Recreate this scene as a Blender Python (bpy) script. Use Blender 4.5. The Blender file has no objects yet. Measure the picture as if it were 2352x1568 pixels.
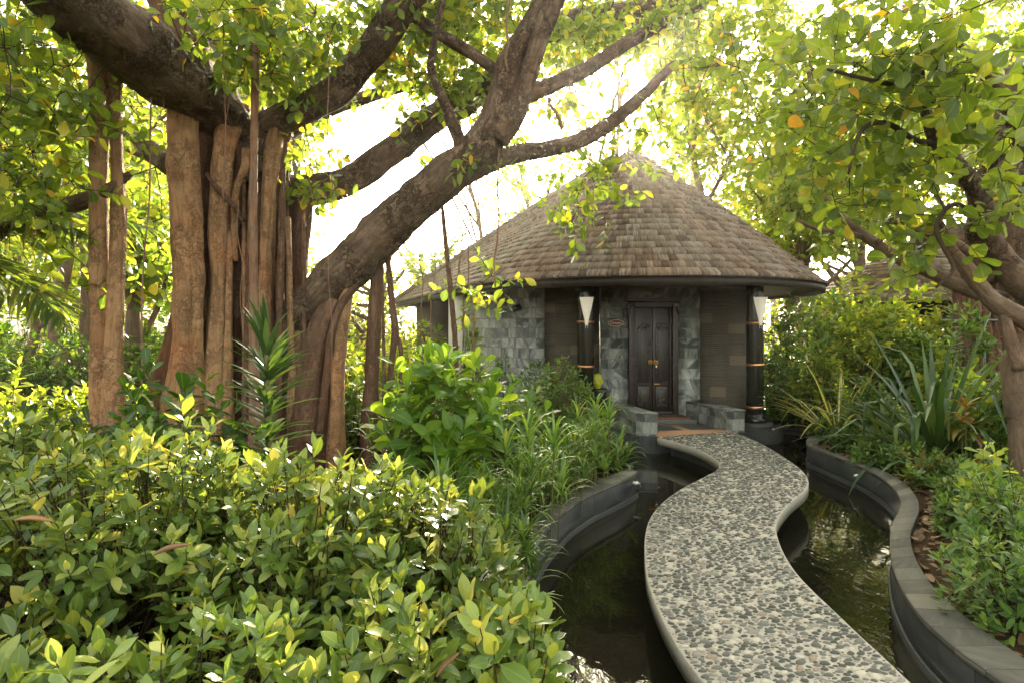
import bpy, bmesh, math, random
import numpy as np
from mathutils import Vector, Matrix, noise
from mathutils.geometry import delaunay_2d_cdt
R = math.radians
SC = bpy.context.scene
COL = SC.collection
# ------------------------------------------------------------------ camera
W, F, CX, HY, CAMZ = 2352.0, 1380.0, 1176.0, 755.0, 1.7
cam = bpy.data.cameras.new('camera')
cam.sensor_width = 36.0; cam.lens = F / W * 36.0
cam.shift_y = (HY - 784.0) / W
cam.clip_start = 0.05; cam.clip_end = 800
camo = bpy.data.objects.new('camera', cam); COL.objects.link(camo)
camo.location = (0, 0, CAMZ); camo.rotation_euler = (R(90), 0, 0)
SC.camera = camo
# ------------------------------------------------------------------ light
SUN = Vector((0.18, 1.0, 0.406)).normalized()
SUN_EL = math.asin(SUN.z); SUN_AZ = math.atan2(SUN.x, SUN.y)
wd = bpy.data.worlds.new('World'); SC.world = wd; wd.use_nodes = True
nt = wd.node_tree; nt.nodes.clear()
sky = nt.nodes.new('ShaderNodeTexSky'); sky.sky_type = 'NISHITA'; sky.sun_disc = False
sky.sun_elevation = SUN_EL; sky.sun_rotation = SUN_AZ
sky.dust_density = 3.5; sky.ozone_density = 0.6; sky.air_density = 1.0
hs = nt.nodes.new('ShaderNodeHueSaturation'); hs.inputs['Saturation'].default_value = 0.35
tint = nt.nodes.new('ShaderNodeMix'); tint.data_type = 'RGBA'; tint.blend_type = 'MULTIPLY'
tint.inputs['Factor'].default_value = 1.0; tint.inputs['B'].default_value = (1.0, 0.945, 0.79, 1)
bg = nt.nodes.new('ShaderNodeBackground'); bg.inputs['Strength'].default_value = 0.15
wo = nt.nodes.new('ShaderNodeOutputWorld')
nt.links.new(sky.outputs[0], hs.inputs['Color']); nt.links.new(hs.outputs[0], tint.inputs['A'])
nt.links.new(tint.outputs['Result'], bg.inputs['Color']); nt.links.new(bg.outputs[0], wo.inputs[0])
sl = bpy.data.lights.new('sun', 'SUN'); sl.energy = 4.2; sl.angle = R(0.5); sl.color = (1.0, 0.90, 0.72)
so = bpy.data.objects.new('sun', sl); COL.objects.link(so)
so.rotation_euler = SUN.to_track_quat('Z', 'Y').to_euler(); so.location = SUN * 60
vs = SC.view_settings
vs.view_transform = 'Standard'; vs.look = 'None'; vs.gamma = 1.0; vs.use_curve_mapping = False
vs.exposure = 2.7
cy = SC.cycles
cy.max_bounces = 7; cy.diffuse_bounces = 4; cy.glossy_bounces = 3; cy.transmission_bounces = 4
cy.transparent_max_bounces = 4; cy.volume_bounces = 0
cy.use_denoising = True; cy.caustics_reflective = False; cy.caustics_refractive = False
cy.sample_clamp_indirect = 6.0; cy.use_adaptive_sampling = True; cy.adaptive_threshold = 0.015

# ------------------------------------------------------------------ helpers
rng = np.random.default_rng(7); random.seed(7)
def P(px, py, Y): return np.array(((px - CX) / F * Y, Y, CAMZ - (py - HY) / F * Y))
def G(px, py, z=0.0):
    Y = F * (CAMZ - z) / (py - HY); return np.array(((px - CX) / F * Y, Y, z))
def z7(zx, zy, z=0.0):
    return G((1200 + zx / 1.7294) * .91875, (1000 + zy / 1.7294) * .91875, z)
def tag(o, label=None, cat=None, group=None, kind=None):
    if label: o['label'] = label
    if cat: o['category'] = cat
    if group: o['group'] = group
    if kind: o['kind'] = kind
    return o
def empty(name, loc, label, cat, group=None):
    o = bpy.data.objects.new(name, None); COL.objects.link(o); o.location = Vector(loc); o.empty_display_size = .1
    return tag(o, label, cat, group)
def norm(a): return a / (np.linalg.norm(a, axis=-1, keepdims=True) + 1e-9)
class MB:
    """collects geometry; build() links it as one mesh object"""
    def __init__(s): s.v = []; s.f = []; s.uv = []; s.n = 0
    def add(s, V, faces, uvs=None):
        """faces: list of int arrays (k,3)/(k,4); uvs: per vertex (n,2)"""
        V = np.asarray(V, float)
        s.v.append(V); s.uv.append(np.zeros((len(V), 2)) if uvs is None else np.asarray(uvs, float))
        for f in (faces if isinstance(faces, list) else [faces]):
            f = np.asarray(f)
            if len(f): s.f.append(f + s.n)
        s.n += len(V)
        return s
    def box(s, c, d, rot=0.0, bev=0.0):
        x, y, z = np.array(d) / 2.0
        if bev <= 0:
            V = np.array([(a * x, b * y, e * z) for e in (-1, 1) for b in (-1, 1) for a in (-1, 1)])
            Fq = np.array([(0, 2, 3, 1), (4, 5, 7, 6), (0, 1, 5, 4), (2, 6, 7, 3), (0, 4, 6, 2), (1, 3, 7, 5)])
            T = None
        else:
            bm = bmesh.new(); bmesh.ops.create_cube(bm, size=1.0)
            for vv in bm.verts: vv.co = Vector((vv.co.x * 2 * x, vv.co.y * 2 * y, vv.co.z * 2 * z))
            bmesh.ops.bevel(bm, geom=bm.edges[:], offset=bev, segments=2, affect='EDGES', profile=.6)
            s.bm(bm, c, rot); return s
        cr, sr = math.cos(rot), math.sin(rot)
        V = np.stack((V[:, 0] * cr - V[:, 1] * sr, V[:, 0] * sr + V[:, 1] * cr, V[:, 2]), 1) + np.array(c)
        return s.add(V, Fq)
    def bm(s, bm, c=(0, 0, 0), rot=0.0, M=None):
        bmesh.ops.triangulate(bm, faces=[f for f in bm.faces if len(f.verts) > 4]); bm.verts.ensure_lookup_table()
        V = np.array([v.co[:] for v in bm.verts])
        if M is not None: V = V @ np.array(M)[:3, :3].T
        cr, sr = math.cos(rot), math.sin(rot)
        V = np.stack((V[:, 0] * cr - V[:, 1] * sr, V[:, 0] * sr + V[:, 1] * cr, V[:, 2]), 1) + np.array(c)
        q = [[v.index for v in f.verts] for f in bm.faces if len(f.verts) == 4]
        t = [[v.index for v in f.verts] for f in bm.faces if len(f.verts) == 3]
        s.add(V, [np.array(x) for x in (q, t) if x]); bm.free(); return s
    def lathe(s, prof, c, n=32, sx=1.0, sy=1.0):
        prof = np.array(prof, float); a = np.linspace(0, 2 * np.pi, n, endpoint=False); m = len(prof)
        V = np.stack((np.outer(prof[:, 0], np.cos(a)) * sx, np.outer(prof[:, 0], np.sin(a)) * sy, np.repeat(prof[:, 1:2], n, 1)), -1).reshape(-1, 3)
        i, j = np.meshgrid(np.arange(m - 1), np.arange(n), indexing='ij'); j2 = (j + 1) % n
        Fq = np.stack((i * n + j, i * n + j2, (i + 1) * n + j2, (i + 1) * n + j), -1).reshape(-1, 4)
        return s.add(V + np.array(c), Fq)
    def build(s, name, mat, parent=None, smooth=False, loc=None):
        V = np.concatenate(s.v); UV = np.concatenate(s.uv)
        if loc is not None: V = V - np.array(loc)
        elif parent is not None:
            o = parent; 
            while o is not None: V = V - np.array(o.location); o = o.parent
        me = bpy.data.meshes.new(name)
        tot = np.concatenate([np.full(len(f), f.shape[1]) for f in s.f]); idx = np.concatenate([f.ravel() for f in s.f])
        me.vertices.add(len(V)); me.vertices.foreach_set('co', V.ravel())
        me.loops.add(len(idx)); me.loops.foreach_set('vertex_index', idx.astype(np.int32))
        me.polygons.add(len(tot)); st = np.concatenate(([0], np.cumsum(tot)[:-1]))
        me.polygons.foreach_set('loop_start', st.astype(np.int32)); me.polygons.foreach_set('loop_total', tot.astype(np.int32))
        if smooth: me.polygons.foreach_set('use_smooth', np.ones(len(tot), bool))
        ul = me.uv_layers.new(name='UVMap'); ul.data.foreach_set('uv', UV[idx].ravel())
        me.update(calc_edges=True); me.validate()
        me.materials.append(mat)
        o = bpy.data.objects.new(name, me); COL.objects.link(o)
        if loc is not None: o.location = Vector(loc)
        if parent is not None: o.parent = parent
        return o
def spline(pts, step=None, n=None):
    """Catmull-Rom through pts (any columns)"""
    p = np.asarray(pts, float)
    if len(p) == 2: p = np.array([p[0], (p[0] + p[1]) / 2, p[1]])
    q = np.vstack((2 * p[0] - p[1], p, 2 * p[-1] - p[-2])); out = []
    for i in range(1, len(q) - 2):
        L = np.linalg.norm(q[i + 1][:3] - q[i][:3]); k = n or max(2, int(math.ceil(L / step)))
        t = np.linspace(0, 1, k, endpoint=False)[:, None]
        a, b, c, d = q[i - 1], q[i], q[i + 1], q[i + 2]
        out.append(.5 * ((2 * b) + (c - a) * t + (2 * a - 5 * b + 4 * c - d) * t**2 + (3 * b - a - 3 * c + d) * t**3))
    out.append(p[-1:]); return np.vstack(out)
def frames(p):
    t = norm(np.gradient(p, axis=0)); n = np.zeros_like(p)
    a = np.array((1., 0, 0)) if abs(t[0][0]) < .8 else np.array((0, 1., 0))
    u = a - t[0] * a.dot(t[0]); u /= np.linalg.norm(u)
    for i in range(len(p)):
        u = u - t[i] * u.dot(t[i]); u /= np.linalg.norm(u); n[i] = u
    return t, n, np.cross(t, n)
def tube(mb, pts, sides=10, step=.1, bump=0.0, bscale=3.0, flutes=0, fdep=0.0, seed=0, cap=True, twist=0.0, fine=0.0):
    """pts rows: x,y,z,r"""
    s = spline(pts, step); p, r = s[:, :3], np.maximum(s[:, 3], .0015)
    t, n, b = frames(p); m = len(p)
    a = np.linspace(0, 2 * np.pi, sides + 1)
    L = np.concatenate(([0], np.cumsum(np.linalg.norm(np.diff(p, axis=0), axis=1))))
    rr = np.repeat(r[:, None], sides + 1, 1)
    if flutes:
        ph = seed * 1.7 + twist * L[:, None] + .6 * np.sin(L[:, None] * 1.3 + seed)
        rr = rr * (1 + fdep * np.cos(flutes * a[None, :] + ph) + fdep * .6 * np.cos((flutes + 2) * a[None, :] - ph * 1.3 + 1))
    V = p[:, None, :] + (np.cos(a)[None, :, None] * n[:, None, :] + np.sin(a)[None, :, None] * b[:, None, :]) * rr[..., None]
    if bump > 0:
        for i in range(m):
            for j in range(sides):
                c = Vector(V[i, j] * bscale) + Vector((seed * 3.1, 0, 0))
                d = noise.fractal(c, .7, 2.1, 3) * bump * r[i]
                if fine: d += noise.noise(c * 6.0) * fine
                V[i, j] += (V[i, j] - p[i]) / (np.linalg.norm(V[i, j] - p[i]) + 1e-6) * d
        V[:, sides] = V[:, 0]
    uv = np.stack((np.repeat((a / (2 * np.pi))[None, :] * float(np.mean(r)) * 6.283, m, 0), np.repeat(L[:, None], sides + 1, 1)), -1)
    k = sides + 1
    i, j = np.meshgrid(np.arange(m - 1), np.arange(sides), indexing='ij')
    Fq = np.stack((i * k + j, i * k + j + 1, (i + 1) * k + j + 1, (i + 1) * k + j), -1).reshape(-1, 4)
    fs = [Fq]
    V = V.reshape(-1, 3); uv = uv.reshape(-1, 2)
    if cap:
        V = np.vstack((V, p[0], p[-1])); uv = np.vstack((uv, uv[0], uv[-1])); o0 = m * k; j = np.arange(sides)
        fs.append(np.stack((np.full(sides, o0), j + 1, j), 1)); fs.append(np.stack((np.full(sides, o0 + 1), (m - 1) * k + j, (m - 1) * k + j + 1), 1))
    mb.add(V, fs, uv); return p
def PR(seq): return [np.append(P(a, b, Y), hw / F * Y) for a, b, Y, hw in seq]
def twigs(mb, A, B, C, r0, r1):
    """n three-sided bent twigs A-B-C"""
    n = len(A)
    if n == 0: return
    pts = np.stack((A, B, C), 1); d = norm(C - A)
    s = np.cross(d, np.where(np.abs(d[:, 2:3]) < .9, np.array([[0, 0, 1.]]), np.array([[1., 0, 0]]))); s = norm(s); t = np.cross(d, s)
    rr = np.stack((np.broadcast_to(r0, n), (np.broadcast_to(r0, n) + np.broadcast_to(r1, n)) / 2, np.broadcast_to(r1, n)), 1)
    a = np.array([0, 2.094, 4.189])
    V = pts[:, :, None, :] + (np.cos(a)[None, None, :, None] * s[:, None, None, :] + np.sin(a)[None, None, :, None] * t[:, None, None, :]) * rr[:, :, None, None]
    V = V.reshape(-1, 3)
    base = np.array([(k * 3 + j, k * 3 + (j + 1) % 3, (k + 1) * 3 + (j + 1) % 3, (k + 1) * 3 + j) for k in range(2) for j in range(3)])
    Fq = (np.arange(n)[:, None, None] * 9 + base[None]).reshape(-1, 4)
    mb.add(V, Fq, np.stack((V[:, 0] + V[:, 1], V[:, 2]), 1))
def tpl(ts, ws, fold=.25):
    m = len(ts); V = []; UV = []
    for t, w in zip(ts, ws):
        for x in (-1, 0, 1):
            V.append((x * w, t, abs(x) * w * fold)); UV.append((.5 + .5 * x * (1 if w > .1 else w * 10), t))
    Fq = [(i * 3 + k, i * 3 + k + 1, i * 3 + k + 4, i * 3 + k + 3) for i in range(m - 1) for k in (0, 1)]
    return np.array(V), np.array(Fq), np.array(UV)
TPL_FINE = tpl([0, .05, .12, .25, .42, .60, .76, .88, .96, 1.0], [.03, .03, .22, .66, .95, .98, .76, .45, .16, .01])
TPL_OBOV = tpl([0, .06, .14, .32, .55, .74, .88, .97, 1.0], [.03, .03, .2, .55, .9, 1.0, .82, .4, .05])
TPL_MID = tpl([0, .10, .30, .60, .86, 1.0], [.03, .12, .8, .97, .55, .02])
TPL_FAR = tpl([0, .35, .72, 1.0], [.05, .85, .85, .05], .2)
TPL_LANCE = tpl([0, .08, .25, .5, .78, 1.0], [.05, .4, .95, .9, .45, .01], .2)
def leaves(mb, O, D, U, L, Wd, T=TPL_MID, droop=.12, seed=0):
    """O origin, D direction, U upper side, L length, Wd full width as a share of the length"""
    V, Fq, UV = T; n = len(O)
    y = norm(D); x = norm(np.cross(y, U)); z = np.cross(x, y)
    L = np.broadcast_to(np.asarray(L, float), (n,)); Wd = np.broadcast_to(np.asarray(Wd, float), (n,))
    r = np.random.default_rng(seed + n); dr = droop * (r.random(n) * 1.8 - .3); wav = (r.random(n) - .5) * .12
    lx = V[None, :, 0] * Wd[:, None] * .5; ly = np.repeat(V[None, :, 1], n, 0)
    lz = V[None, :, 2] * Wd[:, None] * .5 * (0.4 + 1.0 * r.random(n))[:, None] - dr[:, None] * ly ** 2 + wav[:, None] * np.sin(ly * 7) * (V[None, :, 0])
    ly = ly - .35 * np.abs(dr)[:, None] * ly ** 3
    X = O[:, None, :] + L[:, None, None] * (lx[..., None] * x[:, None, :] + ly[..., None] * y[:, None, :] + lz[..., None] * z[:, None, :])
    k = len(V)
    mb.add(X.reshape(-1, 3), (np.arange(n)[:, None, None] * k + Fq[None]).reshape(-1, 4), np.tile(UV, (n, 1)))
def straps(mb, O, az, a0, L, Wd, droop, seg=7, fold=.25, kink=None, tw=0.0):
    """long arching blades; az azimuth, a0 angle from vertical, droop bending"""
    n = len(O); t = np.linspace(0, 1, seg + 1)
    a = a0[:, None] + droop[:, None] * t[None, :] ** 1.5
    if kink is not None: a = a + kink[:, None] * np.clip((t[None, :] - .55) * 8, 0, 1)
    dt = 1.0 / seg
    hs_ = np.concatenate((np.zeros((n, 1)), np.cumsum(np.sin(a[:, :-1]) * dt, 1)), 1); vs_ = np.concatenate((np.zeros((n, 1)), np.cumsum(np.cos(a[:, :-1]) * dt, 1)), 1)
    h = np.stack((np.cos(az), np.sin(az), np.zeros(n)), 1); sd = np.stack((-np.sin(az), np.cos(az), np.zeros(n)), 1)
    pth = O[:, None, :] + L[:, None, None] * (hs_[..., None] * h[:, None, :] + vs_[..., None] * np.array((0, 0, 1.)))
    nrm = -np.cos(a)[..., None] * h[:, None, :] + np.sin(a)[..., None] * np.array((0, 0, 1.))
    w = (np.minimum(1, .55 + t * 2.2) * np.clip((1.02 - t) * 2.2, 0.02, 1) ** .8)[None, :] * Wd[:, None] * .5
    V = np.stack((pth - sd[:, None, :] * w[..., None] + nrm * (w * fold)[..., None], pth, pth + sd[:, None, :] * w[..., None] + nrm * (w * fold)[..., None]), 2)
    k = (seg + 1) * 3
    base = np.array([(i * 3 + c, i * 3 + c + 1, i * 3 + c + 4, i * 3 + c + 3) for i in range(seg) for c in (0, 1)])
    uv = np.stack(np.meshgrid(t, [0, .5, 1], indexing='ij'), -1)[..., ::-1].reshape(-1, 2)
    mb.add(V.reshape(-1, 3), (np.arange(n)[:, None, None] * k + base[None]).reshape(-1, 4), np.tile(uv, (n, 1)))
# ------------------------------------------------------------------ materials
class N:
    def __init__(s, name):
        s.m = bpy.data.materials.new(name); s.m.use_nodes = True; s.t = s.m.node_tree; s.t.nodes.clear()
        s.out = s.t.nodes.new('ShaderNodeOutputMaterial')
    def n(s, typ, **kw):
        x = s.t.nodes.new('ShaderNode' + typ)
        for k, v in kw.items():
            if k.startswith('i_'):
                key = k[2:]; x.inputs[int(key) if key.isdigit() else key.replace('_', ' ')].default_value = v
            else: setattr(x, k, v)
        return x
    def l(s, a, b): s.t.links.new(a, b); return b.node
    def math(s, op, a, b=None, c=None):
        x = s.n('Math', operation=op)
        for i, q in enumerate((a, b, c)):
            if q is None: continue
            if isinstance(q, (int, float)): x.inputs[i].default_value = q
            else: s.l(q, x.inputs[i])
        return x.outputs[0]
    def ramp(s, fac, stops, interp='LINEAR'):
        x = s.n('ValToRGB'); x.color_ramp.interpolation = interp; e = x.color_ramp.elements
        e[0].position, e[0].color = stops[0][0], (*stops[0][1], 1); e[1].position, e[1].color = stops[-1][0], (*stops[-1][1], 1)
        for p, c in stops[1:-1]: q = e.new(p); q.color = (*c, 1)
        if fac is not None: s.l(fac, x.inputs[0])
        return x.outputs[0]
    def mix(s, fac, a, b, blend='MIX'):
        x = s.n('Mix', data_type='RGBA', blend_type=blend)
        for k, q in (('Factor', fac), ('A', a), ('B', b)):
            if isinstance(q, (int, float)): x.inputs[k].default_value = q
            elif isinstance(q, tuple): x.inputs[k].default_value = (*q, 1)
            else: s.l(q, x.inputs[k])
        return x.outputs['Result']
    def noise(s, vec, scale, detail=3, rough=.6, dist=0.0):
        x = s.n('TexNoise', i_Scale=scale, i_Detail=detail, i_Roughness=rough, i_Distortion=dist)
        if vec is not None: s.l(vec, x.inputs['Vector'])
        return x.outputs['Fac']
    def vmath(s, op, a, b):
        x = s.n('VectorMath', operation=op)
        for i, q in enumerate((a, b)):
            if isinstance(q, tuple): x.inputs[i].default_value = q
            else: s.l(q, x.inputs[i])
        return x.outputs[0]
    def pr(s, color, rough=.5, metal=0.0, spec=.5, bump=None, bs=.3, bd=.02, **kw):
        x = s.n('BsdfPrincipled', i_Roughness=rough if not hasattr(rough, 'links') else .5, i_Metallic=metal)
        x.inputs['Specular IOR Level'].default_value = spec
        if isinstance(color, tuple): x.inputs['Base Color'].default_value = (*color, 1)
        else: s.l(color, x.inputs['Base Color'])
        if hasattr(rough, 'links'): s.l(rough, x.inputs['Roughness'])
        if bump is not None:
            b = s.n('Bump', i_Strength=bs, i_Distance=bd); s.l(bump, b.inputs['Height']); s.l(b.outputs[0], x.inputs['Normal'])
        for k, v in kw.items(): x.inputs[k.replace('_', ' ')].default_value = v
        return x
    def done(s, sh): s.l(sh.outputs[0], s.out.inputs[0]); return s.m
def leaf_mat(name, stops, gain=(3.0, 2.5, 1.0), transl=.42, rough=.32, vein=.35, spec=.45, stripe=None, edge=None):
    m = N(name); geo = m.n('NewGeometry'); oi = m.n('ObjectInfo'); uv = m.n('UVMap').outputs[0]
    c = m.ramp(geo.outputs['Random Per Island'], stops)
    sp = m.n('SeparateXYZ'); m.l(uv, sp.inputs[0])
    ax = m.math('ABSOLUTE', m.math('SUBTRACT', sp.outputs[0], .5))
    tc = m.n('TexCoord').outputs['Object']
    blot = m.noise(tc, 14.0, 3)
    c = m.mix(m.math('MULTIPLY', m.math('SUBTRACT', blot, .45), .7), c, m.mix(1.0, c, (1.5, 1.25, .6), 'MULTIPLY'))
    hsv = m.n('HueSaturation'); m.l(c, hsv.inputs['Color'])
    m.l(m.math('ADD', .8, m.math('MULTIPLY', oi.outputs['Random'], .4)), hsv.inputs['Value']); c = hsv.outputs[0]
    if stripe: c = m.mix(m.math('GREATER_THAN', m.math('ABSOLUTE', m.math('SUBTRACT', sp.outputs[0], stripe[1])), stripe[2]), stripe[0], c)
    if edge: c = m.mix(m.math('GREATER_THAN', m.math('ADD', ax, m.math('MULTIPLY', m.math('SUBTRACT', blot, .5), .35)), edge[1]), c, edge[0])
    rib = m.math('LESS_THAN', ax, .035)
    c = m.mix(m.math('MULTIPLY', rib, vein), c, m.mix(.5, c, (.45, .55, .15)))
    h = m.math('ADD', m.math('MULTIPLY', m.math('SINE', m.math('MULTIPLY', m.math('SUBTRACT', sp.outputs[1], m.math('MULTIPLY', ax, .55)), 60.0)), .35), m.math('MULTIPLY', rib, -1.0))
    p = m.pr(c, rough, spec=spec, bump=h, bs=.06, bd=.002)
    tr = m.n('BsdfTranslucent'); m.l(m.mix(1.0, c, gain, 'MULTIPLY'), tr.inputs['Color'])
    mx = m.n('MixShader', i_0=transl); m.l(p.outputs[0], mx.inputs[1]); m.l(tr.outputs[0], mx.inputs[2])
    return m.done(mx)
D_, M_, Y_ = (.030, .075, .012), (.075, .155, .022), (.30, .36, .07)
M_FIC = leaf_mat('ficus_leaf', [(0, (.050, .098, .020)), (.3, (.095, .165, .034)), (.65, (.150, .225, .048)), (.86, (.22, .29, .060)), (.95, (.36, .41, .11)), (1, (.46, .47, .16))], gain=(3.0, 2.2, .9), transl=.3, rough=.3)
M_BAN = leaf_mat('banyan_leaf', [(0, (.040, .075, .012)), (.4, (.075, .125, .016)), (.8, (.12, .17, .022)), (.95, (.22, .22, .025)), (1, (.32, .20, .025))], gain=(3.8, 3.3, 1.4), transl=.44, rough=.38)
M_BIG = leaf_mat('almond_leaf', [(0, (.048, .085, .016)), (.5, (.09, .140, .020)), (.93, (.15, .19, .025)), (.985, (.26, .23, .03)), (1, (.38, .18, .02))], gain=(3.8, 3.4, 1.4), transl=.48, rough=.4, vein=.25)
M_FARL = leaf_mat('far_tree_leaf', [(0, (.06, .115, .014)), (.5, (.12, .18, .02)), (.9, (.20, .23, .025)), (1, (.32, .26, .03))], gain=(3.1, 2.8, 1.9), transl=.52, rough=.5, vein=0)
M_DARK = leaf_mat('dark_bush_leaf', [(0, (.018, .048, .010)), (.5, (.035, .080, .014)), (.9, (.07, .13, .02)), (1, (.14, .18, .03))], gain=(3.0, 2.8, .8), transl=.35, rough=.35)
M_LIME = leaf_mat('lime_bush_leaf', [(0, (.09, .16, .02)), (.5, (.17, .24, .03)), (1, (.36, .38, .06))], gain=(2.6, 2.3, .9), transl=.5, rough=.45)
M_LOW = leaf_mat('low_bush_leaf', [(0, (.040, .090, .020)), (.5, (.075, .145, .030)), (.9, (.13, .21, .04)), (1, (.25, .28, .08))], gain=(3.0, 2.6, .9), transl=.33, rough=.33)
M_STRAP = leaf_mat('strap_leaf', [(0, (.045, .10, .020)), (.5, (.085, .165, .032)), (.9, (.15, .24, .045)), (1, (.22, .26, .06))], gain=(3.0, 2.6, .9), transl=.35, rough=.28, vein=.15)
M_CRIN = leaf_mat('crinum_leaf', [(0, (.022, .052, .014)), (.6, (.048, .092, .026)), (1, (.10, .155, .045))], gain=(2.4, 2.2, .9), transl=.22, rough=.3, vein=.1)
M_HYD = leaf_mat('hydrangea_leaf', [(0, (.045, .10, .015)), (.6, (.09, .17, .022)), (1, (.17, .25, .03))], gain=(3.2, 2.8, .8), transl=.45, rough=.4)
M_YSTR = leaf_mat('striped_leaf', [(0, (.06, .11, .02)), (1, (.16, .20, .04))], stripe=((.55, .46, .14), .5, .26), gain=(1.8, 1.7, .8), transl=.35)
M_VARI = leaf_mat('variegated_leaf', [(0, (.03, .07, .014)), (1, (.06, .11, .02))], edge=((.50, .46, .22), .36), gain=(1.8, 1.8, .8), transl=.25)
M_RED = leaf_mat('rusty_leaf', [(0, (.10, .055, .012)), (.4, (.20, .10, .018)), (.7, (.16, .16, .025)), (1, (.10, .14, .025))], gain=(2.2, 1.8, .8), transl=.4)
M_PALM = leaf_mat('palm_leaf', [(0, (.045, .085, .018)), (.6, (.09, .14, .03)), (1, (.20, .22, .06))], gain=(3.0, 2.7, .9), transl=.4, rough=.3, vein=0)
M_DEAD = leaf_mat('dead_leaf', [(0, (.10, .055, .025)), (.5, (.20, .115, .055)), (1, (.34, .22, .12))], gain=(1.2, 1.1, 1.0), transl=.1, rough=.6)
def bark_mat(name, deep, mid, tan, flake=.6, su=7.0, sv=3.5, streak=.4, bs=.8, warm=(1, 1, 1)):
    m = N(name); uv = m.n('UVMap').outputs[0]; tc = m.n('TexCoord').outputs['Object']
    wn = m.n('TexNoise', i_Scale=6.0, i_Detail=5, i_Roughness=.65); m.l(tc, wn.inputs['Vector'])
    a2 = m.vmath('ADD', m.vmath('MULTIPLY', uv, (su, sv, 1)), m.vmath('MULTIPLY', wn.outputs['Color'], (3.4, 3.4, 0)))
    vo = m.n('TexVoronoi', feature='DISTANCE_TO_EDGE', i_Scale=2.6); m.l(a2, vo.inputs['Vector'])
    vc = m.n('TexVoronoi', i_Scale=2.6); m.l(a2, vc.inputs['Vector'])
    crack = m.ramp(vo.outputs['Distance'], [(0.0, (0, 0, 0)), (.22, (1, 1, 1))])
    st = m.noise(m.vmath('MULTIPLY', uv, (16, 2.2, 1)), 1.6, 6, .7, .6)
    st2 = m.noise(tc, 4.5, 6, .7)
    base = m.ramp(m.math('ADD', m.math('MULTIPLY', st, .6), m.math('MULTIPLY', st2, .4)), [(.30, deep), (.48, mid), (.72, tan)])
    patch = m.ramp(m.noise(tc, 2.2, 5, .6), [(.40, (0, 0, 0)), (.52, (1, 1, 1))])
    sc_ = m.n('SeparateColor'); m.l(vc.outputs['Color'], sc_.inputs[0])
    lose = m.math('GREATER_THAN', sc_.outputs[1], .35)
    fl = m.math('MULTIPLY', m.math('MULTIPLY', patch, lose), flake)
    cellc = m.mix(st2, mid, m.ramp(sc_.outputs[0], [(0, mid), (.7, tan), (1, tuple(min(1, x * 1.25) for x in tan))]))
    col = m.mix(fl, base, m.mix(crack, deep, cellc))
    red = m.ramp(m.noise(tc, 1.3, 3), [(.5, (0, 0, 0)), (.7, (1, 1, 1))])
    col = m.mix(m.math('MULTIPLY', red, .5), col, m.mix(1.0, col, (1.25, .82, .66), 'MULTIPLY'))
    lich = m.ramp(m.noise(tc, 11.0, 6, .75), [(.58, (0, 0, 0)), (.70, (1, 1, 1))])
    col = m.mix(m.math('MULTIPLY', lich, .4), col, (.20, .195, .15))
    fine = m.noise(m.vmath('MULTIPLY', uv, (60, 45, 1)), 1.0, 4, .7)
    h = m.math('ADD', m.math('MULTIPLY', m.math('MULTIPLY', crack, fl), .9), m.math('ADD', m.math('MULTIPLY', st, streak), m.math('ADD', m.math('MULTIPLY', st2, .5), m.math('MULTIPLY', fine, .3))))
    return m.done(m.pr(col, .8, spec=.2, bump=h, bs=bs, bd=.025))
M_LIMB = bark_mat('banyan_limb_bark', (.040, .026, .016), (.105, .072, .046), (.27, .19, .12), .95, 4.6, 3.6, .5, 1.0)
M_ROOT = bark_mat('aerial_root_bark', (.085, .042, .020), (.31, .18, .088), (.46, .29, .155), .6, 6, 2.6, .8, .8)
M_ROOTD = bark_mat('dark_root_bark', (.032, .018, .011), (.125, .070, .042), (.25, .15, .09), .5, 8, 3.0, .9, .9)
M_TREE = bark_mat('tree_bark', (.05, .033, .022), (.15, .105, .07), (.29, .205, .14), .3, 8, 5)
M_TWIG = N('twig_bark'); M_TWIG = M_TWIG.done(M_TWIG.pr((.055, .038, .022), .8, spec=.2))
M_STEM = N('green_stem'); M_STEM = M_STEM.done(M_STEM.pr((.13, .12, .04), .6, spec=.3))
M_VINE = bark_mat('hanging_root_bark', (.06, .036, .022), (.17, .10, .06), (.30, .20, .13), 0, 9, 3, .5, .3)
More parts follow.
